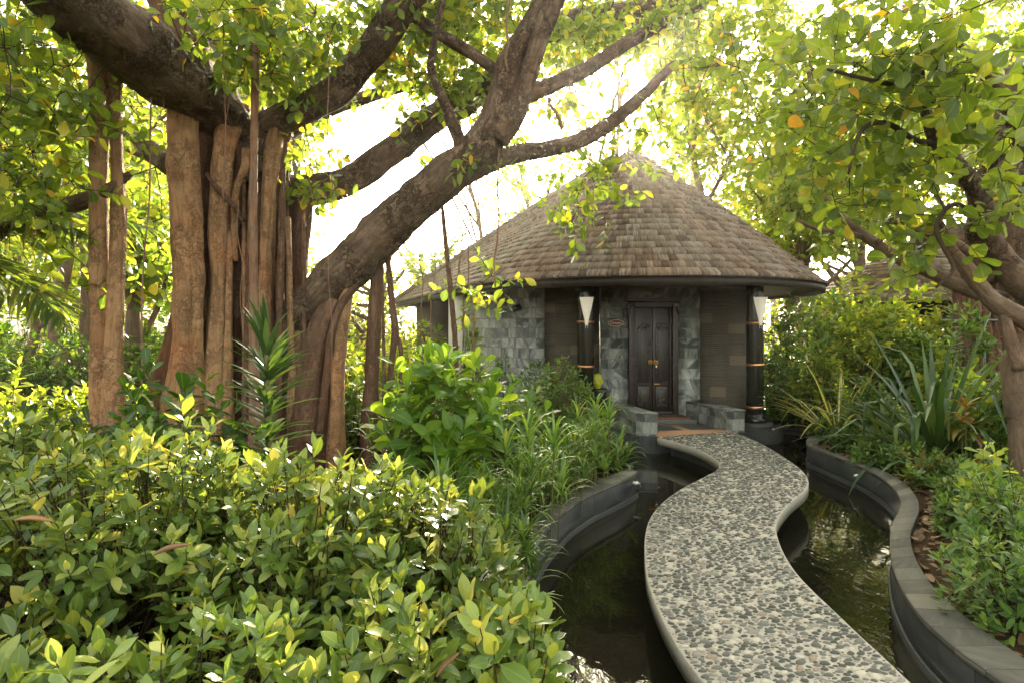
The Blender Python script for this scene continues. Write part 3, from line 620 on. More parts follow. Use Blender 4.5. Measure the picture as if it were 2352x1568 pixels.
# door
dw, zs = dx1 - dx0, .10
door = None
fr = MB(); fw = .105
fr.box((dx0 + fw / 2, DY - .01, (zs + dz1) / 2), (fw, .12, dz1 - zs), 0, .01); fr.box((dx1 - fw / 2, DY - .01, (zs + dz1) / 2), (fw, .12, dz1 - zs), 0, .01)
fr.box((DX, DY - .015, dz1 - fw / 2), (dw - 2 * fw - .004, .11, fw), 0, .01); fr.box((DX, DY - .03, dz1 + .035), (dw + .10, .16, .06), 0, .012)
for s in (-1, 1):
    fr.box((DX + s * (dw / 2 - fw - .02), DY + .035, (zs + dz1 - fw) / 2), (.036, .05, dz1 - fw - zs - .01), 0, .006)
    for k, (ww, hh_) in enumerate(((.10, .05), (.075, .05), (.05, .06), (.028, .05))):   # stepped brackets under the lintel
        fr.box((DX + s * (dw / 2 + .028 - ww / 2 - .0), DY - .085 + k * .002, dz1 - .03 - k * .052 - hh_ / 2), (ww, .05, hh_ - .002), 0, .006)
fr.box((DX, DY - .02, zs + .03), (dw - 2 * fw - .01, .10, .06), 0, .008)
door = MB(); lw_ = (dw - 2 * fw - .05) / 2
for s in (-1, 1):
    cx = DX + s * (lw_ / 2 + .002); door.box((cx, DY + .07, (zs + dz1 - fw) / 2 + .03), (lw_ - .003, .05, dz1 - fw - zs - .07), 0, .006)
    for z0_, z1_ in ((.20, .62), (.70, 1.72)):
        door.box((cx, DY + .04, (z0_ + z1_) / 2), (lw_ - .11, .022, z1_ - z0_), 0, .009); door.box((cx, DY + .027, (z0_ + z1_) / 2), (lw_ - .19, .022, z1_ - z0_ - .08), 0, .009)
dob = door.build('door', M_DOOR, cabin); fr.build('door_frame', M_DOORF, dob)
cv = MB(); rr = random.Random(4)
def boss(x, z, r_, y=DY + .02):
    bm = bmesh.new(); bmesh.ops.create_icosphere(bm, subdivisions=1, radius=r_)
    for vv in bm.verts: vv.co = Vector((vv.co.x * rr.uniform(.7, 1.3), vv.co.y * .6, vv.co.z * rr.uniform(.7, 1.4)))
    cv.bm(bm, (x, y, z))
for i in range(120):   # carved diamond round the handles
    u, v = rr.uniform(-1, 1), rr.uniform(-1, 1)
    if .35 < abs(u) + abs(v) < 1: boss(DX + u * .24, 1.14 + v * .42, rr.uniform(.007, .015))
for s in (-1, 1):
    for i in range(26): boss(DX + s * (dw / 2 - rr.uniform(.02, .17)), 1.12 + rr.gauss(0, .16), rr.uniform(.008, .014), DY - .072)
    for i in range(22): boss(DX + s * rr.uniform(.08, .30), .25 + rr.random() ** 2 * .16, rr.uniform(.008, .015))
    for i in range(24): boss(DX + s * rr.uniform(.06, .29), 1.80 - rr.random() * .12, rr.uniform(.010, .016))
tag(cv.build('carving', M_CARVE, dob, smooth=True), kind='stuff')
for s in (-1, 1):
    hb = MB(); x = DX + s * .052; hz_ = P(0, 830, DY)[2]
    M90 = Matrix.Rotation(R(90), 4, 'X')
    for (r_, h_, y_) in ((.042, .012, .012), (.018, .03, -.006)):
        bm = bmesh.new(); bmesh.ops.create_cone(bm, cap_ends=True, segments=20, radius1=r_, radius2=r_ * .85, depth=h_); hb.bm(bm, (x, DY + y_, hz_), 0, M90)
    a = np.linspace(0, 2 * np.pi, 21); tube(hb, np.c_[x + .036 * np.cos(a), np.full(21, DY - .022), hz_ - .012 + .036 * np.sin(a), np.full(21, .006)], 6, .02, cap=False)
    hb.build('handle', M_BRASS, dob, smooth=True)
mb = MB(); mb.box((DX + .075, DY + .008, hz_ - .42), (.11, .012, .016), 0, .003); mb.build('letter_slot', M_BRASS, dob)
mb = MB(); mb.box((DX + .062, DY - .01, hz_ - .10), (.03, .02, .05), 0, .006); a = np.linspace(0, np.pi, 9); tube(mb, np.c_[DX + .062 + .011 * np.cos(a), np.full(9, DY - .01), hz_ - .075 + .022 * np.sin(a), np.full(9, .003)], 6, .02); mb.build('padlock', M_STEEL, dob)
mb = MB(); mb.box((DX, DY - .26, .035), (dw + .16, .5, .13), 0, .01); mb.build('door_step', M_SLATE, cabin)
# columns with copper bands
CYY = 10.85
def column(px, zb, bands):
    x = P(px, 0, CYY)[0]
    mb = MB(); mb.lathe([(.149, zb + .10), (.149, ZT - .01)], (x, CYY, 0), 40); c = mb.build('column', M_BLACK, cabin, smooth=True)
    mb = MB(); mb.lathe([(0, zb + .16), (.155, zb + .16), (.175, zb + .13), (.178, zb + .09), (.20, zb + .085), (.205, zb + .02), (.20, zb), (0, zb)], (x, CYY, 0), 40); mb.build('column_base', M_BLACK, c, smooth=False)
    for py in bands:
        z = P(0, py, CYY)[2]
        mb = MB(); mb.lathe([(.149, -.026), (.1545, -.025), (.1545, .025), (.149, .026)], (x, CYY, z), 40); mb.build('copper_band', M_COPPER, c)
    return x
XL = column(1345, .03, (739, 841, 935)); XR = column(1734, .03, (742, 837, 934))
mb = MB(); fp = np.array(FND); nf = len(fp); j = np.arange(nf); j2 = (j + 1) % nf; Lf = np.r_[0, np.cumsum(np.linalg.norm(np.diff(fp, axis=0), axis=1))]
V = np.vstack((np.c_[fp, np.full(nf, -.6)], np.c_[fp, np.full(nf, -.035)])); mb.add(V, np.stack((j, j2, nf + j2, nf + j), 1), np.vstack((np.c_[Lf, np.full(nf, -.6)], np.c_[Lf, np.full(nf, -.035)])))
co, _, fa, *_r = delaunay_2d_cdt([Vector(p) for p in FND], [(i, (i + 1) % nf) for i in range(nf)], [], 1, 1e-4)
mb.add(np.array([(c.x, c.y, -.035) for c in co]), np.array([f for f in fa if len(f) == 3]), np.array([(c.x, c.y) for c in co]))
for cx_ in (XL, XR): mb.lathe([(0, .03), (.30, .03), (.315, .015), (.315, -.034)], (cx_, CYY, 0), 40)
mb.build('foundation', M_FOUND, cabin)
# terrace between the low walls
t = empty('terrace', (2.9, 10.4, 0), None, None); t['kind'] = 'structure'
tq = np.array([(2.36, 9.62), (3.66, 9.88), (3.30, 11.29), (1.98, 11.29)])
mb = MB(); V = np.vstack((np.c_[tq, np.full(4, -.034)], np.c_[tq, np.full(4, .006)])); mb.add(V, np.array([(4, 5, 6, 7), (0, 1, 5, 4), (1, 2, 6, 5), (2, 3, 7, 6), (3, 0, 4, 7)]), V[:, :2]); mb.build('terrace_paving', M_TERRA, t)
mb = MB()
for u0, u1, v0, v1 in ((.10, .46, .22, .52), (.56, .93, .22, .52), (.08, .46, .60, .80), (.56, .95, .60, .80)):
    f = lambda u, v: (tq[0] * (1 - u) + tq[1] * u) * (1 - v) + (tq[3] * (1 - u) + tq[2] * u) * v
    V = [(*f(u, v), .010) for u, v in ((u0, v0), (u1, v0), (u1, v1), (u0, v1))]; mb.add(V, np.array([(0, 1, 2, 3)]))
mb.build('slate_inset', M_SLATE, t)
def low_wall(FL, FR, BR, BL, label):
    p = np.array([FL, FR, BR, BL], float); z0, z1 = -.034, .315; mb = MB()
    def side(a, b, u0):
        L = np.linalg.norm(b - a); mb.add([(*a, z0), (*b, z0), (*b, z1), (*a, z1)], np.array([(0, 1, 2, 3)]), [(u0, z0), (u0 + L, z0), (u0 + L, z1), (u0, z1)])
    side(p[0], p[1], 0.07); side(p[1], p[2], 1.3); side(p[3], p[0], 2.6)
    e = norm(p - p.mean(0)) * .012
    tp = p + e; V = np.vstack((np.c_[tp, np.full(4, z1 + .001)], np.c_[tp, np.full(4, z1 + .03)]))
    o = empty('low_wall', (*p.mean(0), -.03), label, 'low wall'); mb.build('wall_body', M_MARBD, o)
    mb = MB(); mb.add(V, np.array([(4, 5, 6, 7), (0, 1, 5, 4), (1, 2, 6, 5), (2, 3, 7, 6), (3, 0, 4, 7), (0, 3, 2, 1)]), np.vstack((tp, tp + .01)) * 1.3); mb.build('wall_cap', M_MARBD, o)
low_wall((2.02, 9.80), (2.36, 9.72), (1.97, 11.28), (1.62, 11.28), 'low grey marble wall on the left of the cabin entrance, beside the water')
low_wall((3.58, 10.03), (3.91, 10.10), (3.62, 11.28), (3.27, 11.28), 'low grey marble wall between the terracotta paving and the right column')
# doormat, sconces, sign, spotlight, yellow cloth
o = empty('doormat', (2.66, 10.85, .105), 'flat olive doormat with a red edge in front of the carved door', 'doormat')
mb = MB(); mb.box((2.66, 10.93, .113), (.98, .44, .02), -.03, .004); mb.build('mat_pile', M_MAT, o)
mb = MB(); mb.box((2.66, 10.93, .106), (1.03, .48, .014), -.03, .004); mb.build('mat_border', M_MATE, o)
mb = MB(); mb.box((2.66, 10.93, .053), (1.25, .56, .092), -.03, .01); mb.build('threshold', M_SLATE, t)
def sconce(x, label):
    zt, zb = P(0, 684, CYY)[2], P(0, 748, CYY)[2]
    o = empty('wall_lamp', (x, CYY - .15, zb), label, 'wall lamp', 'cone lamps on the columns')
    m_, k = 14, 15; V = []; uv = []
    for i in range(m_):
        t_ = i / (m_ - 1); z = zt + (zb - zt) * t_; hw = .115 * (1 - t_) ** .9 + .012
        for q in range(k):
            a = -1 + 2 * q / (k - 1); V.append((x + hw * a, CYY - .155 - .085 * (1 - a * a) * (.35 + .65 * (1 - t_)), z)); uv.append((a, t_))
    V = np.array(V); i, j = np.meshgrid(np.arange(m_ - 1), np.arange(k - 1), indexing='ij'); fq = np.stack((i * k + j, i * k + j + 1, (i + 1) * k + j + 1, (i + 1) * k + j), -1).reshape(-1, 4)
    mb = MB(); mb.add(V, fq); mb.add(V + (0, .006, 0), fq[:, ::-1]); mb.build('lamp_shade', M_SCON, o, smooth=True)
    for s in (-1, 1):
        mb = MB(); tube(mb, [(x + s * .118, CYY - .152, zt + .012, .0065), (x + s * .062, CYY - .154, (zt + zb) / 2, .0065), (x + s * .016, CYY - .156, zb - .05, .005)], 8, .1); mb.build('metal_rib', M_CREAM, o, smooth=True)
    mb = MB(); mb.box((x, CYY - .148, (zt + zb) / 2 + .1), (.05, .02, .16)); mb.build('back_plate', M_STEEL, o)
sconce(XL, 'white cone lamp on the left black column, beside the cabin door sign')
sconce(XR + .04, 'white cone lamp on the right black column, against the green garden')
sx, sz = P(1414.5, 0, DY)[0], P(0, 742, DY)[2]
o = empty('name_sign', (sx, DY, sz), 'small oval dark red name sign with cream rim and script', 'sign')
mb = MB(); a = np.linspace(0, 2 * np.pi, 49); k = np.arange(48)
def disc(rx_, rz_, y0, y1):
    V = np.vstack((np.c_[sx + rx_ * np.cos(a[:-1]), np.full(48, y0), sz + rz_ * np.sin(a[:-1])], np.c_[sx + rx_ * np.cos(a[:-1]), np.full(48, y1), sz + rz_ * np.sin(a[:-1])], [[sx, y0, sz]])); return V, [np.stack((np.full(48, 96), (k + 1) % 48, k), 1), np.stack((k, (k + 1) % 48, 48 + (k + 1) % 48, 48 + k), 1)]
mb.add(*disc(.150, .062, DY - .022, DY)); mb.build('sign_plate', M_SIGN, o)
mb = MB(); tube(mb, np.c_[sx + .146 * np.cos(a), np.full(49, DY - .023), sz + .058 * np.sin(a), np.full(49, .005)], 6, .03, cap=False); mb.build('sign_rim', M_CREAM, o, smooth=True)
tc = bpy.data.curves.new('lettering', 'FONT'); tc.body = 'Carnation'; tc.size = .062; tc.shear = .35; tc.align_x = 'CENTER'; tc.align_y = 'CENTER'; tc.extrude = .0012; tc.space_character = .92
to = bpy.data.objects.new('lettering', tc); COL.objects.link(to); to.rotation_euler = (R(90), 0, 0)
dgm = bpy.context.evaluated_depsgraph_get(); me = bpy.data.meshes.new_from_object(to.evaluated_get(dgm)); bpy.data.objects.remove(to)
me.materials.clear(); me.materials.append(M_CREAM); lo_ = bpy.data.objects.new('lettering', me); COL.objects.link(lo_); lo_.parent = o; lo_.location = (-.004, -.0255, 0); lo_.rotation_euler = (R(90), 0, 0)
lp_ = np.array((lx + .02, yb - .06)); zsp = P(0, 708, 11.4)[2]; lp_ = np.array((P(1184, 0, 11.55)[0], 11.47))
o = empty('spotlight', (lp_[0], lp_[1], zsp), 'small black spotlight on the grey marble wall under the eave', 'spotlight')
bm = bmesh.new(); bmesh.ops.create_cone(bm, cap_ends=True, segments=20, radius1=.055, radius2=.068, depth=.19)
mb = MB(); mb.bm(bm, (lp_[0], lp_[1] - .1, zsp - .01), 0, Matrix.Rotation(R(18), 4, 'Z') @ Matrix.Rotation(R(72), 4, 'Y')); mb.build('lamp_head', M_BPLA, o, smooth=False)
mb = MB(); mb.box((lp_[0] + .02, lp_[1] - .02, zsp), (.05, .12, .05), .5, .01); mb.build('bracket', M_BPLA, o)
yx, yy = P(1373, 0, 11.1)[0], 11.1; zt_, zb_ = P(0, 858, yy)[2], P(0, 900, yy)[2]
o = empty('hanging_bag', (yx, yy, zb_), 'crumpled yellow green bag hanging behind the left column', 'bag')
bm = bmesh.new(); bmesh.ops.create_icosphere(bm, subdivisions=4, radius=1)
for v in bm.verts:
    f = noise.fractal(v.co * 1.6 + Vector((4, 1, 0)), .8, 2, 3); c_ = v.co
    tz = (c_.z + 1) / 2; v.co = Vector((c_.x * .105 * (.45 + .55 * tz) * (1 + .4 * f), c_.y * .05 * (1 + .5 * f), c_.z * (zt_ - zb_) / 2 + .03 * f))
mb = MB(); mb.bm(bm, (yx, yy, (zt_ + zb_) / 2)); mb.build('bag_body', M_YEL, o, smooth=True)
mb = MB(); tube(mb, [(yx + .03, yy, zb_ + .05, .012), (yx + .035, yy - .01, zb_ - .08, .012), (yx + .04, yy, zb_ - .16, .007)], 6, .04); mb.build('strap', M_YEL, o)
bx = MB(); bx.lathe([(0, 0), (.13, 0), (.15, .55), (.155, .60), (.0, .62)], (yx + .02, yy + .05, .0), 24); tag(bx.build('plant_pot', M_BPLA, loc=(yx + .02, yy + .05, 0), smooth=False), 'tall dark pot standing behind the left column under the yellow bag', 'pot')
# distant cabins
def small_cabin(px, Y, R0, ze, za, label, seed):
    x = P(px, 0, Y)[0]; o = empty('garden_cabin', (x, Y, 0), label, 'cabin'); h = roof_hull(x, Y, R0, None, 90)
    mb = MB(); roof_deck(mb, x, Y, h, ze, za); r_ = mb.build('roof', M_SOFF, o, smooth=True)
    mb = MB(); shingles(mb, x, Y, h, R0, ze, za, 17, .18, .34, seed); mb.build('shingles', M_SHING, r_)
    mb = MB(); mb.lathe([(R0 * .7, -.2), (R0 * .7, ze)], (x, Y, 0), 40); mb.build('wall', M_SOFF, o, smooth=True)
small_cabin(2105, 21, 4.2, 2.5, 4.75, 'distant round cabin whose shingled roof shows behind the right tree', 11)
small_cabin(1985, 27, 3.6, 2.9, 4.5, 'farthest shingled roof, partly showing right of the main cabin', 12)
small_cabin(700, 24, 3.4, 1.5, 3.0, 'distant cabin roof glimpsed between the banyan roots', 13)
# pond nozzles
for (a, b, zz, lab) in ((1460, 1108, -.10, 'small white nozzle at the tip of the left kerb'), (1967, 1091, -.10, 'small white nozzle on the far kerb face'), (2046, 1292, -.13, 'white nozzle spraying the right pond from the kerb')):
    p = G(a, b, zz); o = empty('water_nozzle', p, lab, 'nozzle', 'pond nozzles')
    dr = Vector((-.8, -.5, 0)) if a > 1500 else Vector((.8, -.6, 0))
    mb = MB(); q = np.array(p); e_ = np.array(dr); tube(mb, [(*(q - e_ * .03), .018), (*(q + e_ * .03), .018)], 12, .02); mb.build('nozzle_body', M_WPLA, o, smooth=True)
    mb = MB(); tube(mb, [(*(q + e_ * .03), .011), (*(q + e_ * .055), .009)], 10, .02); mb.build('nozzle_tip', M_STEEL, o, smooth=True)
# ------------------------------------------------------------------ banyan
GP = lambda px, Y: np.array((P(px, 0, Y)[0], Y, ZG))
def limb(parent, name, seq, mat, sides=18, step=.07, bump=.16, bscale=3.2, flutes=0, fdep=0., seed=0, fine=.006, twist=0.0):
    mb = MB(); p = tube(mb, PR(seq), sides, step, bump, bscale, flutes, fdep, seed, True, twist, fine)
    mb.build(name, mat, parent, smooth=True); return p
ban = empty('banyan_tree', GP(540, 7.2), 'huge old banyan with thick bark limbs and tan aerial roots left of the cabin', 'tree')
BL = []
def br(*a, **k): BL.append(limb(ban, 'limb', *a, **k))
br([(575, 420, 7.1, 52), (560, 335, 7.0, 50), (520, 280, 6.8, 52), (470, 235, 6.5, 62), (400, 180, 6.1, 72), (320, 115, 5.7, 78), (230, 40, 5.2, 80), (150, -30, 4.8, 80), (60, -110, 4.4, 80)], M_LIMB, 30, .06, .16, 3.0, 3, .05, 1)
br([(470, 260, 6.75, 55), (450, 190, 6.75, 60), (425, 110, 6.6, 56), (400, 20, 6.5, 52), (385, -70, 6.4, 50), (370, -160, 6.3, 46)], M_ROOTD, 26, .06, .13, 2.6, 2, .05, 2)
br([(590, 400, 7.0, 40), (597, 335, 6.95, 36), (618, 290, 6.9, 35), (680, 258, 6.8, 33), (755, 222, 6.7, 34), (815, 165, 6.6, 34), (868, 95, 6.4, 36), (918, 25, 6.2, 38), (965, -50, 6.0, 38), (1000, -130, 5.9, 36)], M_LIMB, 24, .06, .12, 3.5, 0, 0, 3)
br([(630, 330, 7.6, 16), (700, 285, 7.9, 15), (780, 245, 8.1, 15), (860, 218, 8.3, 14), (960, 190, 8.6, 12)], M_LIMB, 12, .08, .12, 4, 0, 0, 4)
br([(615, 470, 7.5, 44), (700, 440, 7.6, 38), (780, 425, 7.7, 32), (850, 385, 7.8, 33), (930, 325, 8.0, 33), (1000, 272, 8.2, 32), (1080, 228, 8.4, 29), (1160, 165, 8.6, 30), (1235, 90, 8.8, 32), (1310, 58, 9.1, 32), (1420, 36, 9.5, 28), (1540, 10, 10, 24), (1650, -30, 10.4, 20)], M_LIMB, 20, .08, .13, 3.2, 0, 0, 5)
br([(655, 770, 6.9, 46), (690, 722, 6.85, 46), (760, 655, 6.8, 50), (840, 575, 6.7, 52), (930, 488, 6.6, 48), (1020, 410, 6.55, 47), (1085, 360, 6.5, 45), (1130, 300, 6.5, 41), (1152, 230, 6.5, 37), (1172, 150, 6.5, 31), (1205, 90, 6.5, 29), (1240, 30, 6.5, 28), (1275, -50, 6.4, 26), (1300, -130, 6.3, 22)], M_LIMB, 28, .06, .13, 3.2, 2, .04, 6)
br([(1140, 320, 6.45, 30), (1185, 255, 6.4, 27), (1208, 190, 6.4, 22), (1226, 130, 6.4, 20), (1252, 55, 6.4, 22), (1285, -20, 6.4, 22)], M_LIMB, 16, .06, .14, 4, 0, 0, 7)
br([(1060, 400, 6.6, 30), (1110, 378, 6.7, 26), (1180, 355, 6.8, 21), (1255, 343, 7.0, 19), (1335, 322, 7.2, 18), (1400, 285, 7.5, 17), (1470, 225, 7.9, 14), (1545, 150, 8.3, 10)], M_LIMB, 14, .07, .12, 4, 0, 0, 8)
br([(1200, 225, 6.6, 19), (1270, 195, 7.0, 18), (1350, 158, 7.4, 17), (1440, 100, 8.0, 15), (1540, 45, 8.6, 13), (1650, -10, 9.2, 11)], M_LIMB, 12, .08, .12, 4, 0, 0, 9)
br([(940, 30, 6.2, 14), (1000, 75, 6.3, 14), (1070, 115, 6.4, 14), (1130, 155, 6.5, 13), (1165, 180, 6.5, 12)], M_LIMB, 12, .07, .1, 4, 0, 0, 10)
br([(1062, 345, 6.45, 17), (1040, 285, 6.3, 14), (1012, 215, 6.2, 11), (990, 160, 6.1, 9), (1000, 80, 6.0, 8), (1020, -10, 5.9, 7)], M_LIMB, 12, .06, .12, 5, 0, 0, 11)
br([(395, 380, 7.6, 26), (330, 340, 7.9, 25), (240, 300, 8.2, 24), (120, 255, 8.5, 22), (-40, 170, 9, 20)], M_LIMB, 12, .1, .12, 3, 0, 0, 12)
br([(560, 330, 7.2, 34), (515, 230, 7.4, 36), (485, 140, 7.5, 34), (470, 50, 7.6, 30), (480, -60, 7.6, 28)], M_LIMB, 16, .09, .12, 3, 0, 0, 13)
# trunk: dark fused mass behind the roots
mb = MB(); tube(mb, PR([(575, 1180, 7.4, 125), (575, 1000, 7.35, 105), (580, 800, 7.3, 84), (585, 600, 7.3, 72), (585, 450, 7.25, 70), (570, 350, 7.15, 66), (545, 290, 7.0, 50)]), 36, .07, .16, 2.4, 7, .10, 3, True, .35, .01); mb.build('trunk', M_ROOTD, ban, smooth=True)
def root(seq, mat=M_ROOT, sides=18, bump=.10, flutes=3, fdep=.07, seed=0, bs=2.0, twist=.5):
    limb(ban, 'aerial_root', seq, mat, sides + 6, .06, bump * 1.5, bs, flutes, fdep * 1.5, seed, .005, twist)
UPF = [(0, 0)]
root([(250, 60, 5.5, 50), (238, 110, 5.65, 40), (230, 165, 5.8, 24), (227, 300, 5.85, 20), (226, 420, 5.9, 20), (229, 600, 5.95, 21), (232, 800, 6, 24), (238, 980, 6, 31), (240, 1150, 6, 44)], M_ROOT, 22, .08, 2, .05, 1)
root([(275, 80, 5.6, 26), (266, 150, 5.78, 17), (266, 250, 5.9, 12), (271, 400, 5.95, 14), (273, 520, 5.95, 15), (266, 680, 5.93, 17), (261, 820, 5.9, 19), (262, 980, 5.92, 26), (264, 1150, 5.95, 32)], M_ROOT, 18, .12, 3, .08, 2)
root([(432, 180, 6.3, 60), (424, 240, 6.35, 42), (420, 310, 6.4, 34), (422, 400, 6.4, 34), (428, 520, 6.4, 34), (432, 660, 6.4, 33), (430, 800, 6.4, 34), (424, 950, 6.4, 46), (415, 1140, 6.4, 60)], M_ROOT, 26, .10, 4, .07, 3)
root([(535, 255, 6.95, 34), (522, 310, 6.65, 27), (512, 360, 6.5, 24), (507, 430, 6.5, 23), (500, 540, 6.52, 21), (505, 640, 6.55, 21), (503, 760, 6.55, 24), (494, 900, 6.55, 33), (496, 1140, 6.55, 42)], M_ROOT, 22, .11, 3, .07, 4)
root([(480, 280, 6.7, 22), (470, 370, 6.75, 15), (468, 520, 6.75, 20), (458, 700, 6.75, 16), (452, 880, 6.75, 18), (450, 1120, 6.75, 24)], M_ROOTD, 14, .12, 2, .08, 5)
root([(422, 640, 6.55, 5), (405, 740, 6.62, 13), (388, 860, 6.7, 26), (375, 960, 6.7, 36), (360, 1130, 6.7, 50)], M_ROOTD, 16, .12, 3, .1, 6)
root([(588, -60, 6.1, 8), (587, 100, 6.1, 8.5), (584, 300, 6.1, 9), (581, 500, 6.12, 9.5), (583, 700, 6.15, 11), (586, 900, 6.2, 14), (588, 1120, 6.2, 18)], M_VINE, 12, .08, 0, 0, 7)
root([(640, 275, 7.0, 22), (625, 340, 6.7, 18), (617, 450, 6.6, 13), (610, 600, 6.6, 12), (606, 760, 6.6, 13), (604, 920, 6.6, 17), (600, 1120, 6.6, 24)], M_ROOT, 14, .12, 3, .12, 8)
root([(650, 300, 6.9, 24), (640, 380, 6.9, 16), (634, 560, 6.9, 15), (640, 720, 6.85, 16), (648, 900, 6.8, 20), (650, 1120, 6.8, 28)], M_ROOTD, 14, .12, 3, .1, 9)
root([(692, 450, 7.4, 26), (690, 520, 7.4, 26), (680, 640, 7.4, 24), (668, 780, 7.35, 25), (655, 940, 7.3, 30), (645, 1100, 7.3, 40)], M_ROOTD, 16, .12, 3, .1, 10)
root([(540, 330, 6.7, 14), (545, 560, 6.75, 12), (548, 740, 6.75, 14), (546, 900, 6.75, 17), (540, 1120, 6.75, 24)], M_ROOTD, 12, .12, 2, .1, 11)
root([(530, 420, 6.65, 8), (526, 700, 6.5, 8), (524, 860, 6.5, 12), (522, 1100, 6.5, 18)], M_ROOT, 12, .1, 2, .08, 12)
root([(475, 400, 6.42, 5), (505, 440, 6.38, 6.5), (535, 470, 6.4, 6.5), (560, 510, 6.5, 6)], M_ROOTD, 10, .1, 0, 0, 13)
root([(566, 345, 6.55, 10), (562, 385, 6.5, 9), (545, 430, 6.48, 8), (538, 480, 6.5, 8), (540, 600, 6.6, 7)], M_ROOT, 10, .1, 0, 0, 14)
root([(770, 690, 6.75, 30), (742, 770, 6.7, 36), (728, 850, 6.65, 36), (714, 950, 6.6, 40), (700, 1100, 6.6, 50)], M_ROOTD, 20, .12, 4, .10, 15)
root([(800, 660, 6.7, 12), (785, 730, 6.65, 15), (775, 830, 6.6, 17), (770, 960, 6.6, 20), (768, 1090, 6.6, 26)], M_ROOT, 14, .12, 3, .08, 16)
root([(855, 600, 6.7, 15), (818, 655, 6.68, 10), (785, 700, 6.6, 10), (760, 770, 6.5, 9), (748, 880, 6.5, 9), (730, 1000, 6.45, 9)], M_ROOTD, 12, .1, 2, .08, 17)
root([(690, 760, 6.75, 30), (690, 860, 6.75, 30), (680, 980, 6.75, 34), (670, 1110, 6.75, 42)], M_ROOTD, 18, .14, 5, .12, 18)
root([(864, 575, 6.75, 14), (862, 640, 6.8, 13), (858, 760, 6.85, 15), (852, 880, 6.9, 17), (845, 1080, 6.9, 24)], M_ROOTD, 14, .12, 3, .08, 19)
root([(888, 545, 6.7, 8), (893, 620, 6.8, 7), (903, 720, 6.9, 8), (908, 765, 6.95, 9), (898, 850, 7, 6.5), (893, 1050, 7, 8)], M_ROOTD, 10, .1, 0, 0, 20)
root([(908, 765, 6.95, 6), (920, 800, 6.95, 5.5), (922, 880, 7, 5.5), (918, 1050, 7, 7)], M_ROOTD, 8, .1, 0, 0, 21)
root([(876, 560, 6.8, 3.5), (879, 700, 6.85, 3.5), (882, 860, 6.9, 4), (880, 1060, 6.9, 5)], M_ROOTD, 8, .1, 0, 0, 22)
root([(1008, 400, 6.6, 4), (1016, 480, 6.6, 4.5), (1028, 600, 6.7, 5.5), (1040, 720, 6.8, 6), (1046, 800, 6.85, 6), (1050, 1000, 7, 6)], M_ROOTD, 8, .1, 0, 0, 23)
for k in range(38):   # finer roots filling the bundle
    x = random.choice((446, 456, 466, 474, 480, 484, 530, 540, 552, 562, 571, 598, 608, 626, 634, 645, 655, 664, 676, 700)) + random.uniform(-5, 5); hw = random.uniform(3, 8); y0 = random.uniform(350, 520); dx = random.uniform(-14, 10); dY = random.uniform(6.55, 6.95)
    root([(x, y0, dY + .15, hw * .8), (x + dx * .3, y0 + 160, dY, hw), (x + dx * .8, y0 + 330, dY - .05, hw * 1.1), (x + dx, 900, dY - .05, hw * 1.4), (x + dx * 1.6, 1120, dY - .05, hw * 2)], random.choice((M_ROOT, M_ROOTD, M_ROOTD)), 6, .10, 2, .08, 40 + k)
for k, (x0_, y0_, x1_, y1_, Y, hw) in enumerate(((519, 120, 514, 560, 6.0, 1.1), (526, 130, 508, 640, 6.02, .8), (348, 190, 322, 980, 5.9, 2.0), (372, 200, 378, 330, 5.95, .8), (757, 5, 760, 900, 6.0, 1.0), (1165, -20, 1166, 165, 6.3, 3), (1146, 330, 1138, 660, 6.45, 2.2), (1075, 560, 1090, 860, 6.8, 1.8), (1056, 500, 1063, 760, 6.9, 1.6), (962, 545, 975, 850, 7.0, 1.2), (1000, 540, 992, 790, 7.1, 1.1), (700, 285, 720, 470, 6.7, 1.2), (1262, 225, 1290, 300, 6.6, 4), (548, 460, 560, 900, 6.3, 1.4), (655, 500, 662, 840, 6.6, 1.3), (830, 590, 808, 640, 6.5, 1.2))):
    n_ = 7; seq = [(x0_ + (x1_ - x0_) * i / (n_ - 1) + random.uniform(-6, 6) * (0 < i < n_ - 1), y0_ + (y1_ - y0_) * i / (n_ - 1), Y, hw) for i in range(n_)]
    limb(ban, 'hanging_root', seq, M_VINE, 6, .12, .08, 4, 0, 0, k, 0)
